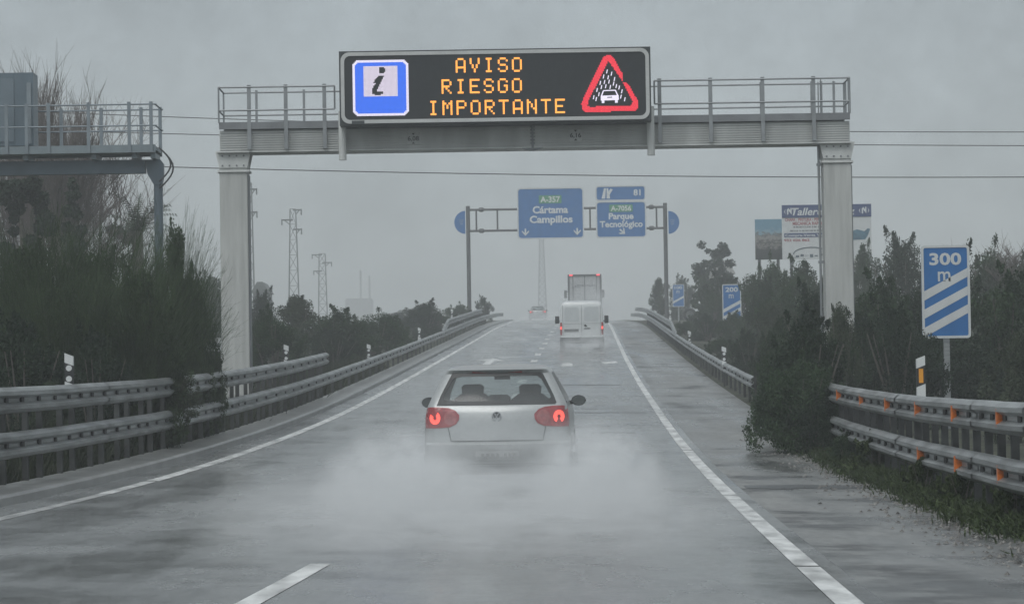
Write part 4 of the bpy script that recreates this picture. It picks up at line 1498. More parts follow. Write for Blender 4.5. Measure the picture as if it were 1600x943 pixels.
def spray(label, loc, size, dens, nscale=2.0, seed=1.0, power=1.4):
    bm = bmesh.new()
    bmesh.ops.create_icosphere(bm, subdivisions=3, radius=1.0)
    me = bpy.data.meshes.new('spray')
    bm.to_mesh(me)
    bm.free()
    o = link('spray', me, spray_mat('spray_mist', dens, nscale, seed, power))
    o.location = loc
    o.scale = size
    return setp(o, label, kind='stuff')
cx_, cz_ = g0.x, RP(36.8, 2.3).z
spray('low white spray cloud trailing behind the silver hatchback', (cx_ - 0.2, 28.0, cz_ + 0.0), (2.7, 8.0, 0.56), 0.34, 3.4, 1.0, 1.0)
spray('spray plume off the left rear wheel of the silver hatchback', (cx_ - 1.0, 32.2, cz_ + 0.10), (0.95, 4.9, 0.74), 1.35, 2.6, 5.0, 1.2)
spray('spray plume off the right rear wheel of the silver hatchback', (cx_ + 1.05, 32.8, cz_ + 0.10), (0.85, 4.4, 0.80), 1.35, 2.6, 9.0, 1.2)
spray('fine veil of spray round the tail of the silver hatchback', (cx_, 34.2, cz_ + 0.25), (2.1, 2.6, 1.0), 0.26, 2.5, 12.0, 1.1)
spray('spray trailing behind the white van', (vp.x, vd - 3, RP(vd, 5.5).z + 0.1), (2.2, 11.0, 0.9), 0.20, 2.0, 3.0)
spray('spray around the box lorry at the crest', (tp.x + 0.5, td - 8, RP(td, 5.3).z + 0.6), (3.4, 24.0, 2.6), 0.075, 2.0, 4.0)
spray('spray behind the distant car at the crest', (fp.x + 0.6, fd - 18, RP(fd - 18, 1.9).z + 0.1), (3.0, 22.0, 1.2), 0.05, 2.0, 6.0)

ml = MB()
ml.add(*sweep([(0.6, 0.02), (7.8, 0.02), (6.9, 0.45), (1.5, 0.45)], np.arange(4, 420, 2.0), -0.5))
mm = bpy.data.materials.new('splash_mist')
mm.use_nodes = True
mm.node_tree.nodes.clear()
o = mm.node_tree.nodes.new('ShaderNodeOutputMaterial')
v = mm.node_tree.nodes.new('ShaderNodeVolumePrincipled')
v.inputs['Color'].default_value = (0.92, 0.94, 0.945, 1)
v.inputs['Density'].default_value = 0.008
mm.node_tree.links.new(v.outputs[0], o.inputs['Volume'])
setp(ml.build('splash_mist', mm), 'thin mist of rain splash hanging over the carriageway', kind='stuff')

# ------------------------------------------------------------------ billboards and small buildings
BBD = 170.0
bbs = F / BBD
def billboard(name, label, pa, pb, ya, yb, d):
    a, b = P(pa, yb, d), P(pb, yb, d)
    c = (a + b) / 2
    gz_ = GZ(c.x, d)
    t_ = thing(name, label, 'billboard', (c.x, d, gz_))
    W_ = b.x - a.x
    H_ = (yb - ya) * d / F
    return t_, W_, H_, c.z - gz_
T1, W_, H_, z0 = billboard('billboard', 'white workshop billboard headed Talleres on a navy band', 1223.5, 1363, 319, 404, BBD)
M_bbw = pbr('billboard_white', (0.55, 0.57, 0.57), 0.6, 0, 0.06)
M_navy = pbr('billboard_navy', (0.035, 0.06, 0.16), 0.6)
M_redt = pbr('billboard_red', (0.30, 0.05, 0.06), 0.6)
MB().box(-W_ / 2, W_ / 2, 0, 0.12, z0, z0 + H_).build('panel', M_bbw, T1)
MB().box(-W_ / 2 - 0.01, W_ / 2 + 0.01, -0.03, -0.002, z0 + H_ - 0.70, z0 + H_).build('header_band', M_navy, T1)
for x in (-W_ * .4, 0.0, W_ * .4):
    MB().box(x - .08, x + .08, .13, .30, -1.0, z0 + H_ - .3).build('post', M_frame, T1)
def bx(px): return (px - 1293.25) / bbs
text('lettering', 'Talleres', bx(1246) + 0.72, z0 + H_ - .37, -0.032, M_white, T1, width=1.95, height=0.40, bold=0.02, shear=0.25)
text('lettering', 'ez', bx(1331.5), z0 + H_ - .37, -0.032, M_white, T1, width=0.42, height=0.40, bold=0.02, shear=0.25)
for px in (1235, 1352):
    lg = MB()
    x, z = bx(px), z0 + H_ - .36
    lg.prism([(x - .13, z - .17), (x - .05, z - .17), (x - .05, z + .2), (x - .13, z + .1)], -0.04, -0.031)
    lg.prism([(x - .05, z + .2), (x - .04, z + .05), (x + .12, z - .17), (x + .13, z - .02)], -0.041, -0.031)
    lg.prism([(x + .06, z + .0), (x + .13, z - .1), (x + .13, z + .2), (x + .06, z + .2)], -0.042, -0.031)
    for s in (-1, 1):
        lg.prism([(x + s * .20, z - .16), (x + s * .29, z), (x + s * .20, z + .16), (x + s * .24, z)], -0.04, -0.031)
    lg.build('logo', M_white, T1)
def brow(s, pa, pb, py, mat, hgt, bold=0.02, y=-0.002):
    return text('lettering', s, (bx(pa) + bx(pb)) / 2, z0 + (404 - py) / bbs, y, mat, T1, width=(pb - pa) / bbs, height=hgt, bold=bold)
brow('CHAPA - PINTURA - PER', 1228, 1282, 342, M_redt, 0.16, 0.03)
brow('MECANICA RAPIDA', 1240, 1290, 348, M_redt, 0.17, 0.03)
gm_ = pbr('billboard_grey', (0.20, 0.21, 0.22), 0.6)
rl = MB()
for (pa, pb, py) in ((1241, 1290, 353.5), (1236, 1290, 359.5)):
    x = bx(pa)
    while x < bx(pb):
        wl = random.uniform(0.06, 0.2)
        rl.box(x, x + wl, -0.008, -0.001, z0 + (404 - py) / bbs - 0.045, z0 + (404 - py) / bbs + 0.045)
        x += wl + random.uniform(.03, .07)
rl.build('small_print', gm_, T1)
MB().box(bx(1226.5), bx(1292), -0.012, -0.002, z0 + (404 - 369.5) / bbs, z0 + (404 - 363) / bbs).build('text_band', M_navy, T1)
brow('Compra-Venta Ve', 1228, 1286, 366.3, M_white, 0.13, 0.02, -0.014)
brow('952 026 862', 1226, 1266, 374, M_redt, 0.13, 0.03)
cs = MB()
pr_ = None
for k in range(13):
    a = PI * k / 12
    v = Vector((bx(1268) - 0.98 * math.cos(a), -0.012, z0 + 0.28 + 0.38 * math.sin(a)))
    if pr_ is not None: cs.bar(pr_, v, 0.02, 0.05)
    pr_ = v
for k in range(7):
    cs.box(bx(1244) + k * .26, bx(1244) + k * .26 + .18, -0.014, -0.002, z0 + 0.10 + .05 * (k % 3), z0 + 0.22 + .06 * (k % 2))
cs.build('car_outline', pbr('billboard_slate', (0.09, 0.12, 0.14), 0.6), T1)
cg = MB()
cg.prism([(bx(1331), z0 + 1.02), (bx(1353), z0 + 1.05), (bx(1357), z0 + 1.25), (bx(1361), z0 + 1.62), (bx(1357), z0 + 1.66), (bx(1352), z0 + 1.5), (bx(1340), z0 + 1.62), (bx(1329), z0 + 1.45)], -0.012, -0.002)
cg.build('car_picture', pbr('billboard_teal', (0.07, 0.16, 0.22), 0.6, 0, 0.4, 4), T1)
T2, W_, H_, z0 = billboard('billboard', 'poster billboard with a pale blue sky over a town, left of the workshop billboard', 1181, 1223, 342, 405, BBD + 3)
def poster():
    m = bpy.data.materials.new('town_poster')
    m.use_nodes = True
    t = m.node_tree
    b = t.nodes['Principled BSDF']
    b.inputs['Roughness'].default_value = 0.6
    c = t.nodes.new('ShaderNodeTexCoord')
    s = t.nodes.new('ShaderNodeSeparateXYZ')
    t.links.new(c.outputs['Generated'], s.inputs[0])
    n = t.nodes.new('ShaderNodeTexNoise')
    n.inputs['Scale'].default_value = 9
    n.inputs['Detail'].default_value = 4
    mp = t.nodes.new('ShaderNodeMapping')
    mp.inputs['Scale'].default_value = (0.8, 1, 2.2)
    t.links.new(c.outputs['Generated'], mp.inputs[0])
    t.links.new(mp.outputs[0], n.inputs['Vector'])
    a = t.nodes.new('ShaderNodeMath')
    a.operation = 'MULTIPLY_ADD'
    a.inputs[1].default_value = 0.45
    t.links.new(n.outputs['Fac'], a.inputs[0])
    t.links.new(s.outputs['Z'], a.inputs[2])
    r = t.nodes.new('ShaderNodeValToRGB')
    els = [(0.22, (0.035, 0.04, 0.04)), (0.48, (0.05, 0.055, 0.055)), (0.58, (0.22, 0.21, 0.20)), (0.64, (0.06, 0.065, 0.065)), (0.76, (0.30, 0.29, 0.28)), (0.84, (0.12, 0.13, 0.13)), (0.90, (0.24, 0.36, 0.42)), (1.0, (0.14, 0.27, 0.36))]
    r.color_ramp.elements[0].position = els[0][0]
    r.color_ramp.elements[0].color = (*els[0][1], 1)
    r.color_ramp.elements[1].position = els[-1][0]
    r.color_ramp.elements[1].color = (*els[-1][1], 1)
    for q, cc in els[1:-1]:
        e_ = r.color_ramp.elements.new(q)
        e_.color = (*cc, 1)
    t.links.new(a.outputs[0], r.inputs[0])
    t.links.new(r.outputs[0], b.inputs['Base Color'])
    return m
MB().box(-W_ / 2, W_ / 2, 0, 0.12, z0, z0 + H_).build('panel', poster(), T2)
for x in (-W_ * .35, W_ * .35):
    MB().box(x - .08, x + .08, .13, .3, -1.0, z0 + H_ - .3).build('post', M_frame, T2)
def house(name, label, pa, pb, ya, yb, d, mat, roof, cat='building', depth=6):
    a, b = P(pa, yb, d), P(pb, yb, d)
    c = (a + b) / 2
    gz_ = GZ(c.x, d)
    t_ = thing(name, label, cat, (c.x, d, gz_))
    W_, zt_ = (b.x - a.x), P((pa + pb) / 2, ya, d).z - gz_
    hr = min(1.0, 0.25 * zt_)
    MB().box(-W_ / 2, W_ / 2, 0, depth, -1, zt_ - hr).build('wall', mat, t_)
    MB().prism([(-W_ / 2 - .2, zt_ - hr), (W_ / 2 + .2, zt_ - hr), (W_ / 2 - .4, zt_), (-W_ / 2 + .4, zt_)], -0.2, depth + .2).build('roof', roof, t_)
    k = -W_ / 2 + .5
    while k < W_ / 2 - .8:
        MB().box(k, k + .7, -0.02, -0.002, zt_ - hr - 1.2, zt_ - hr - .4).build('window', M_black, t_)
        k += max(1.6, W_ / 8)
house('house', 'pale walled house half hidden by the trees right of the far post', 1108, 1146, 407, 470, 235, pbr('pale_render', (0.45, 0.45, 0.43), 0.7), pbr('pale_roof', (0.40, 0.40, 0.39), 0.7))
house('shed', 'pale shed glimpsed right of the gantry column below the workshop billboard', 1328, 1358, 362, 420, 200, pbr('pale_render', (0.45, 0.45, 0.43), 0.7), pbr('pale_roof', (0.40, 0.40, 0.39), 0.7))
house('warehouse', 'dark block of a warehouse above the hedge right of the left column', 396, 418, 440, 520, 290, pbr('dark_cladding', (0.08, 0.09, 0.095), 0.6), pbr('dark_roof', (0.09, 0.1, 0.1), 0.6))
house('farm_building', 'faint grey building far off beyond the hedge', 540, 583, 466, 510, 1150, pbr('grey_cladding', (0.12, 0.125, 0.13), 0.6), pbr('dark_roof', (0.09, 0.1, 0.1), 0.6))
house('greenhouse', 'low white roofed building glimpsed just left of the left gantry column', 255, 352, 527, 590, 150, pbr('white_sheet', (0.6, 0.62, 0.62), 0.5), pbr('white_sheet', (0.6, 0.62, 0.62), 0.5))

# ------------------------------------------------------------------ pylons, mast and cables
M_lat = pbr('pylon_lattice', (0.16, 0.17, 0.175), 0.6, 0.3, 0.1)
def pylon(label, px, ytop, d, arms, wtop=0.55, wbot=1.6, name='pylon', lw=0.12):
    c = P(px, ytop, d)
    gz_ = GZ(c.x, d)
    t_ = thing(name, label, 'pylon', (c.x, d, gz_))
    h = c.z - gz_
    n = max(8, int(h / 1.6))
    m_ = MB()
    def hw(z): return (wbot + (wtop - wbot) * z / h) / 2
    for sx_ in (-1, 1):
        for sy in (-1, 1):
            m_.bar((sx_ * hw(0), sy * hw(0), -0.5), (sx_ * hw(h), sy * hw(h), h), lw)
    for k in range(n):
        za, zb = h * k / n, h * (k + 1) / n
        for s in (-1, 1):
            m_.bar((-s * hw(za), -hw(za), za), (s * hw(zb), -hw(zb), zb), lw * .7)
            m_.bar((-hw(za), -s * hw(za), za), (-hw(zb), s * hw(zb), zb), lw * .7)
        m_.bar((-hw(zb), -hw(zb), zb), (hw(zb), -hw(zb), zb), lw * .7)
    m_.build('tower', M_lat, t_)
    for (s, py, ln) in arms:
        z = P(px, py, d).z - gz_
        a_ = MB().bar((0, 0, z), (s * ln, 0, z), 0.22, 0.16).bar((s * hw(z), 0, z - .5), (s * ln * .75, 0, z - .05), .1, .1)
        a_.bar((s * ln, 0, z + .1), (s * ln, 0, z - .55), .14, .14)
        a_.build('cross_arm', M_lat, t_)
    return t_
pylon('tallest lattice pylon above the hedge, with three staggered arms', 457, 326, 330, [(1, 327.5, 0.9), (-1, 343, 1.2), (1, 358, 0.9)], 0.6, 1.25, lw=.075)
pylon('shorter lattice pylon to the right of the tallest one', 503, 396, 430, [(-1, 397.5, 1.4), (1, 410, 1.3), (-1, 423, 1.2)], 0.85, 1.35, lw=.095)
pylon('pylon mostly hidden behind the left gantry column, arms showing', 388, 285, 300, [(1, 295, 0.75), (1, 331, 0.75)], 0.5, 0.9, lw=.08)
pylon('very faint tall lattice mast in the mist above the far car', 846, 372, 820, [], 1.0, 2.8, 'lattice_mast', lw=.3)
MSD = 1150
for k, (px, yt) in enumerate(((563, 423), (577, 432))):
    c = P(px, yt, MSD)
    gz_ = GZ(c.x, MSD)
    t_ = thing('flue_pipe', ('taller', 'shorter')[k] + ' faint chimney pipe rising beyond the hedge in the mist', 'chimney', (c.x, MSD, gz_))
    MB().tube([(0, 0, 0), (0, 0, c.z - gz_)], [0.5, 0.35], 8).build('stack', M_lat, t_)
    MB().tube([(0, 0, c.z - gz_ + 0.002), (0, 0, c.z - gz_ + .3)], 0.3, 8).build('cowl', M_lat, t_)
for lab, d, pts in (('overhead power cable, uppermost of the three', 150, [(-60, 170), (250, 181), (800, 199), (1345, 205.5), (1700, 206)]),
                    ('overhead power cable, middle of the three', 150, [(-60, 200), (250, 209), (800, 220), (1345, 226), (1700, 228)]),
                    ('overhead power cable, lowest of the three', 120, [(-60, 250), (275, 262), (820, 272.5), (1300, 276), (1700, 276.5)])):
    pp = [P(x, y, d) for x, y in pts]
    cuv = [pp[0].lerp(pp[1], .5)] if False else []
    xs = np.linspace(pts[0][0], pts[-1][0], 40)
    co = np.polyfit([p[0] for p in pts], [p[1] for p in pts], 2)
    line = [P(x, float(np.polyval(co, x)), d) for x in xs]
    o = MB().tube(line, 0.021 if d == 120 else 0.024, 6).build('power_cable', M_cable)
    setp(o, lab, 'cable', 'power cables across the sky')

# ------------------------------------------------------------------ vegetation
def quads_mesh(name, V, nper=4):
    n = len(V) // nper
    me = bpy.data.meshes.new(name)
    me.vertices.add(len(V))
    me.vertices.foreach_set('co', np.asarray(V, dtype=np.float32).ravel())
    me.loops.add(len(V))
    me.loops.foreach_set('vertex_index', np.arange(len(V), dtype=np.int32))
    me.polygons.add(n)
    me.polygons.foreach_set('loop_start', np.arange(0, len(V), nper, dtype=np.int32))
    me.polygons.foreach_set('loop_total', np.full(n, nper, dtype=np.int32))
    me.update(calc_edges=True)
    return me
def unit(n):
    v = rng.normal(size=(n, 3))
    return v / np.linalg.norm(v, axis=1, keepdims=True)
def leaf_quads(pos, size, aspect=0.45, up=0.0):
    n = len(pos)
    a = unit(n)
    a[:, 2] += up
    a /= np.linalg.norm(a, axis=1, keepdims=True)
    b = np.cross(a, unit(n))
    b /= np.linalg.norm(b, axis=1, keepdims=True)
    s = size * rng.uniform(0.6, 1.35, size=(n, 1))
    V = np.empty((n, 4, 3))
    V[:, 0] = pos - a * s
    V[:, 1] = pos + b * s * aspect
    V[:, 2] = pos + a * s
    V[:, 3] = pos - b * s * aspect
    return V.reshape(-1, 3)
def clump_pos(clumps, n):
    c = np.asarray(clumps)
    wts = c[:, 3] ** 2
    k = rng.choice(len(c), size=n, p=wts / wts.sum())
    r = rng.uniform(0.0, 1.0, size=(n, 1)) ** 0.38
    return c[k, :3] + unit(n) * r * c[k, 3:4] * np.array([1, 1, 0.85])
def bush_mesh(wd, ht, nleaf, lsize, nclump=26, sprigs=14, up=0.25):
    cl = []
    for _ in range(nclump):
        u = rng.uniform(-1, 1); v = rng.uniform(-1, 1); h = rng.uniform(0.05, 1)
        k = math.sqrt(max(0.05, 1 - h ** 2.2))
        cl.append((u * wd * k * 0.85, v * wd * k * 0.7, h * ht * 0.88, rng.uniform(0.12, 0.30) * min(wd, ht)))
    pos = [clump_pos(cl, int(nleaf * 0.85))]
    for _ in range(sprigs):            # shoots that stick out of the outline
        c = cl[rng.integers(len(cl))]
        d = unit(1)[0]; d[2] = abs(d[2]) + 0.5; d /= np.linalg.norm(d)
        m_ = int(nleaf * 0.15 / sprigs)
        t = rng.uniform(0.4, 1.0, size=(m_, 1))
        pos.append(np.array(c[:3]) + d * c[3] * (0.7 + 0.9 * t) + rng.normal(size=(m_, 3)) * 0.05 * min(wd, ht) * (1.2 - t))
    pos = np.concatenate(pos)
    pos[:, 2] = np.maximum(pos[:, 2], 0.02)
    return quads_mesh('foliage', leaf_quads(pos, lsize, 0.42, up))
def stems_mesh(ht, wd, n=7):
    mb = MB()
    for _ in range(n):
        a = random.uniform(0, 2 * PI)
        r = random.uniform(.2, .7) * wd
        mb.tube([(0.1 * math.cos(a), 0.1 * math.sin(a), -.3), (.5 * r * math.cos(a), .5 * r * math.sin(a), ht * .4), (r * math.cos(a), r * math.sin(a), ht * .8)], [.05, .035, .012], 5)
    return mb.mesh('stem')
BUSH = []
for (wd, ht, nl, ls, mat) in ((1.5, 2.4, 22000, 0.042, M_leafA), (1.6, 2.2, 22000, 0.040, M_leafB), (1.3, 2.8, 20000, 0.045, M_leafC), (1.7, 2.0, 22000, 0.040, M_leafA)):
    fm = bush_mesh(wd, ht, nl, ls, 60, 30)
    fm.materials.append(mat)
    sm2 = stems_mesh(ht, wd)
    sm2.materials.append(M_bark)
    BUSH.append((fm, sm2))
WD = bush_mesh(1.6, 2.2, 5000, 0.11, 26, 30, 1.1)
WD.materials.append(M_grass)
BUSH.append((WD, BUSH[0][1]))
def bush(label, px, py_top, d, wpx, kind=0, group=None, base=None, cat='bush', name='bush'):
    """a bush whose top shows at (px, py_top) at depth d, wpx photo pixels wide"""
    c = P(px, py_top, d)
    gz_ = GZ(c.x, d) if base is None else base
    fm, sm2 = BUSH[kind]
    bb = (1.5, 1.6, 1.3, 1.7, 1.6)[kind]
    hh = (2.4, 2.2, 2.8, 2.0, 2.2)[kind]
    t_ = thing(name, label, cat, (c.x, d, gz_), (0, 0, random.uniform(0, 6.28)), group)
    sc_ = wpx * d / F / 2 / (bb * 1.12)
    t_.scale = (sc_, sc_, (c.z - gz_) / (hh * 1.02))
    for nm, me in (('foliage', fm), ('stem', sm2)):
        o = bpy.data.objects.new(nm, me)
        COL.objects.link(o)
        o.parent = t_
    return t_

# right side thicket
gR = 'bushes of the thicket right of the road'
bush('dense dark bush swallowing the end of the near right guardrail', 1262, 495, 53.5, 220, 1, gR)
bush('low dark bush spilling onto the shoulder in front of the swallowed rail end', 1248, 560, 51.0, 200, 3, gR)
bush('low dark bush tucked against the swallowed rail end', 1284, 612, 50.6, 150, 1, gR)
bush('rounded bush hiding the foot of the right gantry column', 1300, 508, 64, 170, 3, gR)
bush('rounded bush just right of the column foot, above the first orange reflectors', 1352, 498, 66, 150, 1, gR)
bush('rounded bush between the near end of the far right rail and the swallowed rail end', 1222, 530, 62, 120, 3, gR)
bush('rounded hazy bush filling the bank under the poster billboard', 1222, 445, 112, 120, 3, gR)
bush('leafy shoots rising in front of the foot of the right gantry column', 1312, 458, 62, 70, 2, gR)
bush('dark bush directly behind the amber reflector post', 1400, 480, 62, 200, 1, gR)
bush('broad bush between the right gantry column and the 300 m sign', 1372, 425, 76, 190, 0, gR)
bush('dark bush standing right behind the 300 m sign', 1480, 400, 78, 200, 1, gR)
bush('tall bush at the right edge behind the guardrail', 1572, 415, 68, 210, 0, gR)
bush('dark bush low behind the post of the 300 m sign', 1510, 535, 67, 230, 1, gR)
bush('bush with pale flecks at the lower right edge behind the rail', 1600, 500, 56, 150, 2, gR)
bush('tall hazy bush whose top shows left of the 300 m sign', 1412, 372, 125, 170, 1, gR)
bush('hazy bush on the skyline right of the 300 m sign', 1560, 384, 118, 180, 3, gR)
bush('dark bush beside the column foot, behind the swallowed rail end', 1270, 452, 78, 150, 1, gR)
bush('bush left of the right gantry column below the workshop billboard', 1255, 402, 125, 150, 0, gR)
bush('bush above the near end of the far right guardrail', 1215, 492, 80, 110, 0, gR)
bush('bush below the poster billboard', 1200, 406, 145, 130, 3, gR)
bush('bush hiding the lower half of the 200 m sign', 1150, 486, 150, 75, 0, gR)
bush('bush on the bank to the right of the 200 m sign', 1196, 440, 128, 80, 1, gR)
bush('bush behind the 200 m sign', 1140, 432, 190, 150, 1, gR)
bush('bush between the 100 m and 200 m signs', 1114, 450, 185, 58, 0, gR)
bush('slim bush at the foot of the right post of the blue sign gantry', 1029, 428, 232, 40, 2, gR)
bush('bush just behind the 100 m sign', 1066, 434, 275, 70, 1, gR)
bush('low bush on the bank beneath the 100 m sign', 1072, 500, 172, 56, 3, gR)
bush('low bush between the 100 m sign post and the 200 m sign', 1105, 492, 158, 70, 1, gR)
bush('low bush on the bank above the middle of the far right guardrail', 1128, 528, 122, 80, 3, gR)
bush('low dark bush against the near end of the far right guardrail', 1170, 520, 102, 100, 1, gR)
bush('bush with a ragged top behind the near end of the far right guardrail', 1205, 462, 105, 100, 2, gR)
bush('hazy bush right of the shed on the skyline', 1346, 378, 150, 100, 0, gR)
# left side hedge
gL = 'bushes of the hedge behind the left guardrail'
bush('bush right of the left gantry column, lower front of the hedge', 425, 480, 92, 130, 0, gL)
bush('bush under the tallest pylon with shoots on top', 462, 452, 118, 120, 2, gL)
bush('broad bush of the hedge under the shorter pylon', 520, 478, 112, 150, 0, gL)
bush('low dark bush in front of the hedge beside the upper rail end', 522, 518, 108, 120, 1, gL)
bush('bush in the middle of the left hedge, below the chimney pipes', 590, 487, 126, 150, 3, gL)
bush('dark bush of the hedge to the left of the blue sign gantry post', 665, 472, 165, 110, 1, gL)
bush('bush of the hedge below the half round sign', 716, 474, 210, 70, 3, gL)
bush('hazy round bush at the end of the hedge, right of the gantry post', 755, 464, 235, 42, 1, gL)
bush('low bush of the hedge by the raised section of the left guardrail', 622, 500, 130, 72, 0, gL)
bush('small hazy bush left of the raised rail section', 690, 488, 180, 70, 0, gL)
bush('bush beside the warehouse block, right of the left column', 408, 458, 140, 90, 1, gL)
bush('far hazy bush beyond the hedge near the farm building', 640, 482, 240, 120, 1, gL)
bush('glossy bush with yellowish tips at the lower left corner', 35, 500, 46.5, 230, 1, None)
bush('low dark bush behind the left delineator post', 150, 520, 48.5, 170, 1, None)
bush('low dark bush between the wispy shrub and the left gantry column', 330, 560, 72, 110, 1, gL)
bush('hazy bush filling the gap left of the left gantry column', 318, 432, 180, 130, 3, gL)

# wispy broom shrubs: thousands of thin upright stems
def broom_mesh(nst, ht, wd, lean, droop):
    V = []
    for _ in range(nst):
        a = rng.uniform(0, 2 * PI)
        r0 = rng.uniform(0, 0.35) * wd
        p = np.array([r0 * math.cos(a), r0 * math.sin(a) * .7, 0.0])
        d = np.array([math.cos(a) * rng.uniform(0, lean), math.sin(a) * rng.uniform(0, lean), 1.0])
        d /= np.linalg.norm(d)
        ln = ht * rng.uniform(0.35, 1.05)
        nseg = 5
        side = np.cross(d, unit(1)[0]); side /= np.linalg.norm(side)
        wq = rng.uniform(0.005, 0.011)
        for k in range(nseg):
            q = p + d * ln / nseg
            w0, w1 = wq * (1 - k / nseg * .7), wq * (1 - (k + 1) / nseg * .7)
            V += [p - side * w0, p + side * w0, q + side * w1, q - side * w1]
            if k > 0:
                for _t in range(3):
                    tt = unit(1)[0] * 0.6 + d
                    tt /= np.linalg.norm(tt)
                    b0 = p + (q - p) * rng.uniform()
                    b1 = b0 + tt * rng.uniform(.12, .34)
                    V += [b0 - side * .004, b0 + side * .004, b1 + side * .0025, b1 - side * .0025]
            p = q
            d = d + np.array([math.cos(a), math.sin(a), -droop]) * rng.uniform(0.02, 0.12)
            d /= np.linalg.norm(d)
    return quads_mesh('stems', np.array(V))
BR = [broom_mesh(1500, 3.2, 1.3, 0.55, 0.5), broom_mesh(1300, 3.0, 1.2, 0.40, 3.2)]
for m_ in BR:
    m_.materials.append(M_broom)
BF = bush_mesh(1.35, 2.85, 26000, 0.034, 60, 46, 0.7)
BF.materials.append(M_broom)
def broom(label, px, py_top, d, wpx, k):
    c = P(px, py_top, d)
    gz_ = GZ(c.x, d)
    t_ = thing('broom_shrub', label, 'shrub', (c.x, d, gz_), (0, 0, random.uniform(0, 6.28)), 'wispy shrubs behind the left guardrail')
    sc_ = wpx * d / F / 2 / 1.5
    t_.scale = (sc_, sc_, (c.z - gz_) / 3.0)
    o = bpy.data.objects.new('stems', BR[k]); COL.objects.link(o); o.parent = t_
    o = bpy.data.objects.new('foliage', BF); COL.objects.link(o); o.parent = t_
broom('tall wispy green shrub with drooping tips just left of the left gantry column', 272, 318, 55, 120, 1)
broom('wispy green shrub in the middle of the left thicket, behind the delineator post', 150, 362, 53, 220, 0)
broom('wispy shrub at the left edge under the cantilever gantry', 40, 352, 52, 230, 0)
broom('low wispy shrub leaning over the left rail beside the column', 290, 420, 56, 120, 1)
broom('wispy shrub of the left thicket between the palm and the rail', 215, 395, 50, 180, 1)
broom('lower wispy shrub at left behind the glossy bush', 95, 420, 50, 190, 0)
bush('leafy branches spilling over the left guardrail beside the left gantry column', 266, 572, 50.0, 112, 2, None, base=GZ(P(266, 572, 50.0).x, 50.0) + 0.60)
bush('leaf spray hanging over the left guardrail below the far left delineator post', 78, 588, 42.6, 70, 2, None, base=GZ(P(78, 588, 42.6).x, 42.6) + 0.5)
# bare winter trees
def bare_tree(label, px, py_top, d, spread, n1, seed, upright=0.85, cat='tree'):
    rnd = random.Random(seed)
    c = P(px, py_top, d)
    gz_ = GZ(c.x, d)
    h = c.z - gz_
    t_ = thing('bare_tree', label, cat, (c.x, d, gz_), (0, 0, 0), 'bare winter trees')
    MB().tube([(0, 0, -.5), (0.05, 0, h * .25), (0, .05, h * .5)], [.20, .15, .07], 8).build('trunk', M_bark, t_)
    mb = MB()
    def grow(p, dr, ln, r, lev):
        pts = [p]
        q = p.copy()
        dd = dr.copy()
        for k in range(3):
            dd = (dd + Vector((rnd.uniform(-.12, .12), rnd.uniform(-.12, .12), .10 * upright))).normalized()
            q = q + dd * ln / 3
            pts.append(q.copy())
        mb.tube(pts, [r, r * .8, r * .6, r * .35], 4 if lev < 2 else 3, cap=False)
        if lev < 3:
            for _ in range((9, 8, 6)[lev]):
                t = rnd.uniform(.25, 1)
                b = pts[0].lerp(pts[-1], t)
                nd = (dd * upright + Vector((rnd.uniform(-1, 1), rnd.uniform(-1, 1), rnd.uniform(-.1, .6))) * spread).normalized()
                grow(b, nd, ln * rnd.uniform(.4, .7), r * .55, lev + 1)
    for k in range(n1):
        z = h * rnd.uniform(.15, .5)
        a = rnd.uniform(0, 6.28)
        dr = Vector((math.cos(a) * spread * .7, math.sin(a) * spread * .7, upright)).normalized()
        grow(Vector((0, 0, z)), dr, (h - z) * rnd.uniform(.45, .62), .05, 0)
    mb.build('crown', M_twig, t_)
bare_tree('bare upright tree rising behind the cabinet of the left gantry', 92, 150, 105, 0.36, 13, 3)
bare_tree('bare tree at left whose twigs spread right of the gantry column', 112, 175, 112, 0.7, 8, 5, 0.6)
bare_tree('bare tree at the left edge behind the gantry cabinet', 38, 145, 108, 0.38, 9, 9)
bare_tree('small bare tree on the skyline at the right edge', 1588, 362, 118, 0.9, 6, 12, 0.6)

# dense dark trees
def dense_tree(label, px, py_top, d, wpx, mat, shape='round', name='tree', nleaf=20000, group=None):
    c = P(px, py_top, d)
    gz_ = GZ(c.x, d)
    h = c.z - gz_
    wd = wpx * d / F / 2
    t_ = thing(name, label, 'tree', (c.x, d, gz_), (0, 0, 0), group)
    MB().tube([(0, 0, -.5), (0.1, 0, h * .4), (0, 0.1, h * .8)], [.25, .16, .06], 8).build('trunk', M_bark, t_)
    cl = []
    for _ in range(70):
        hh = rng.uniform(0.12, 0.96)
        if shape == 'cone':
            k = 1.05 - hh
        else:
            k = max(0.62 if hh < .5 else .2, math.sqrt(max(0.04, 1 - ((hh - .55) / .5) ** 2)))
        a = rng.uniform(0, 2 * PI)
        r = wd * k * math.sqrt(rng.uniform(0, 1)) * .85
        cl.append((r * math.cos(a), r * math.sin(a), hh * h, rng.uniform(.10, .26) * wd * (1 if shape != 'cone' else (.5 + k))))
    pos = clump_pos(cl, nleaf)
    link('crown', quads_mesh('crown', leaf_quads(pos, 0.10, .5, .2)), mat, t_)
    return t_
dense_tree('dark conical evergreen behind the left gantry arm', 112, 262, 100, 105, M_leafB, 'cone')
dense_tree('dark ivy clad tree at the left edge under the gantry arm', 30, 268, 96, 130, M_leafB)
dense_tree('hazy round tree on the skyline right of the blue sign gantry', 1116, 374, 225, 76, M_leafB, 'round', 'tree', 9000)
dense_tree('small hazy tree in front of the round skyline tree', 1100, 428, 215, 44, M_leafA, 'round', 'tree', 6000)
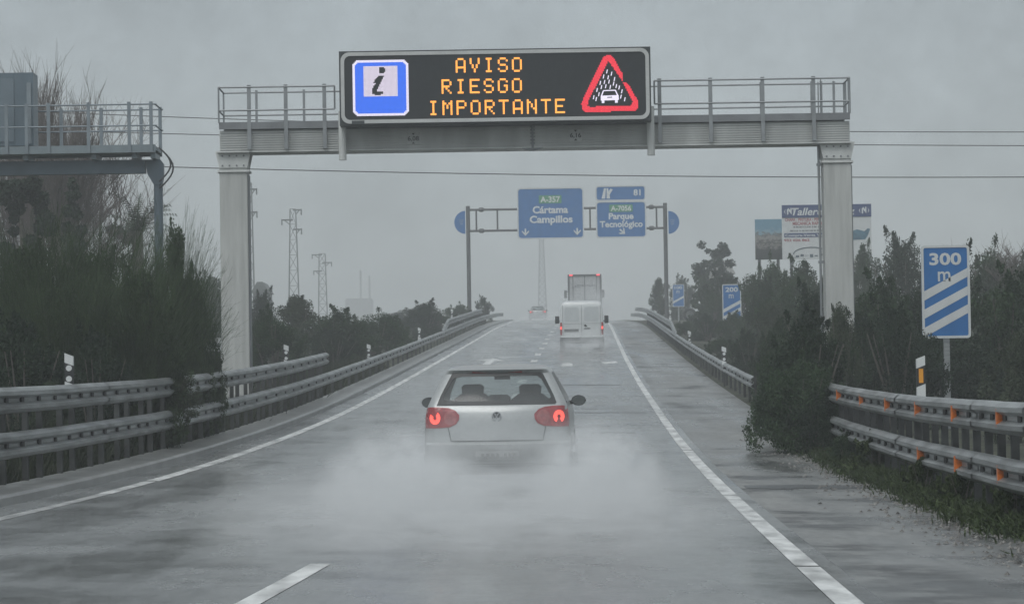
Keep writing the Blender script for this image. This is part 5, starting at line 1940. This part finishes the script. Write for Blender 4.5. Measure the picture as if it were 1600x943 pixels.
dense_tree('dark tree behind the palm at left', 190, 345, 118, 90, M_leafA, 'round', 'tree', 9000)
dense_tree('dim distant tree showing left of the left gantry column', 326, 430, 210, 80, M_leafC, 'round', 'tree', 7000)

# palm
def palm(label, px, py_top, d):
    c = P(px, py_top, d)
    gz_ = GZ(c.x, d)
    h = c.z - gz_
    t_ = thing('palm_tree', label, 'palm', (c.x, d, gz_))
    zt_ = h - 0.9
    MB().tube([(0, 0, -.4), (.05, 0, zt_ * .5), (0, 0, zt_)], [.28, .22, .2], 10).build('trunk', M_bark, t_)
    V = []
    for k in range(26):
        a = 2 * PI * k / 26 + random.uniform(-.15, .15)
        el = random.uniform(-.1, 1.3)
        d0 = np.array([math.cos(a) * math.cos(el), math.sin(a) * math.cos(el), math.sin(el)])
        p = np.array([0, 0, zt_])
        for i in range(8):
            q = p + d0 * .22
            side = np.cross(d0, [0, 0, 1.0]); side /= (np.linalg.norm(side) + 1e-6)
            for s in (-1, 1):
                for f_ in (0, .5):
                    b = p + (q - p) * f_
                    tip = b + (side * s * .8 + d0 * .6) * .38 * (1 - i / 10) + np.array([0, 0, -.10])
                    V += [b - d0 * .02, b + d0 * .02, tip + d0 * .006, tip - d0 * .006]
            V += [p - side * .015, p + side * .015, q + side * .012, q - side * .012]
            p = q
            d0 = d0 + np.array([0, 0, -.16]); d0 /= np.linalg.norm(d0)
    link('crown', quads_mesh('crown', np.array(V)), M_leafA, t_)
palm('small palm with a spiky crown between the shrubs and the cantilever column', 213, 322, 112)

# verge grass and weeds
def grass(name, label, spots, hts, mat, nper):
    V = []
    for (x, y, z, n) in spots:
        for _ in range(n):
            px_ = x + rng.normal() * .20
            py_ = y + rng.normal() * .45
            zz = GZ(px_, py_) - 0.02
            hh = rng.uniform(*hts)
            dr = np.array([rng.normal() * .35, rng.normal() * .35, 1.0])
            dr /= np.linalg.norm(dr)
            sd_ = np.cross(dr, unit(1)[0]); sd_ /= np.linalg.norm(sd_)
            p = np.array([px_, py_, zz])
            w0 = rng.uniform(.006, .013)
            m_ = p + dr * hh * .55
            tip = p + dr * hh + np.array([rng.normal() * .06, rng.normal() * .06, -.04])
            V += [p - sd_ * w0, p + sd_ * w0, m_ + sd_ * w0 * .8, m_ - sd_ * w0 * .8, m_ - sd_ * w0 * .8, m_ + sd_ * w0 * .8, tip + sd_ * .001, tip - sd_ * .001]
    o = link(name, quads_mesh(name, np.array(V)), mat)
    return setp(o, label, kind='stuff')
sp = []
for _ in range(210):
    d = rng.uniform(22, 57)
    p = RP(d, rng.uniform(9.5, 10.2))
    sp.append((p.x, d, p.z, int(rng.uniform(80, 330))))
grass('grass', 'green weeds and grass along the foot of the near right guardrail', sp, (.06, .26), M_grass, 1)
sp = []
for d in np.arange(30, 110, 1.0):
    for o_ in (-1.7, -2.3):
        p = RP(d, o_)
        sp.append((p.x, d, p.z, 140))
grass('grass', 'dark grass behind the left guardrail posts', sp, (.25, .7), leafmat('dark_grass', (0.012, 0.018, 0.011), (0.045, 0.055, 0.03), 1.5), 1)
for lab, px, py, d, wpx, kd in (('green weed clump at the right edge of the picture under the near rail', 1585, 752, 29.0, 130, 4),
                               ('green weed clump second from the right edge under the near rail', 1502, 728, 32.5, 110, 4),
                               ('low green weed clump in the middle of the near right rail foot', 1440, 712, 36, 90, 4),
                               ('green weed clump next to the swallowed rail end', 1375, 676, 43, 130, 4),
                               ('small dull weed clump between the dark bush and the near rail', 1322, 672, 46.5, 80, 0)):
    c = P(px, py, d)
    bush(lab, px, py, d, wpx, kd, 'weed clumps under the near right guardrail', base=GZ(c.x, d) - 0.03, cat='weed', name='weed_clump')

# broken stones and mud flakes along the shoulder's edge
V = []
for _ in range(1500):
    d = rng.uniform(20, 58)
    off = 9.25 + rng.normal() * 0.22 - (0.5 * rng.uniform() if rng.uniform() < .25 else 0)
    p = RP(d, off)
    c = np.array([p.x, d, max(p.z, GZ(p.x, d)) + 0.005])
    r0 = rng.uniform(.008, .035)
    k = [c + np.array([r0 * math.cos(a) * rng.uniform(.7, 1.2), r0 * math.sin(a) * rng.uniform(.7, 1.2), 0]) for a in (0, 1.6, 3.1, 4.7)]
    top = c + np.array([0, 0, r0 * rng.uniform(.5, .9)])
    for i in range(4):
        V += [k[i], k[(i + 1) % 4], top, top]
gv_ = quads_mesh('gravel', np.array(V))
setp(link('gravel', gv_, pbr('wet_gravel', (0.07, 0.068, 0.062), 0.5, 0, 0.6, 9, col2=(0.16, 0.155, 0.145))), 'loose stones along the edge of the right shoulder', kind='stuff')

# ------------------------------------------------------------------ haze: rain-filled air over everything
hz = MB().box(-720, 720, -60, 1480, -8, 46).build('haze', bpy.data.materials.new('haze_air'))
m = MATS['haze'] = hz.data.materials[0]
m.use_nodes = True
t = m.node_tree
t.nodes.clear()
o = t.nodes.new('ShaderNodeOutputMaterial')
v = t.nodes.new('ShaderNodeVolumePrincipled')
v.inputs['Color'].default_value = (0.90, 0.925, 0.935, 1)
v.inputs['Density'].default_value = HAZE
v.inputs['Anisotropy'].default_value = 0.0
t.links.new(v.outputs[0], o.inputs['Volume'])
setp(hz, 'grey rain haze filling the air', kind='stuff')
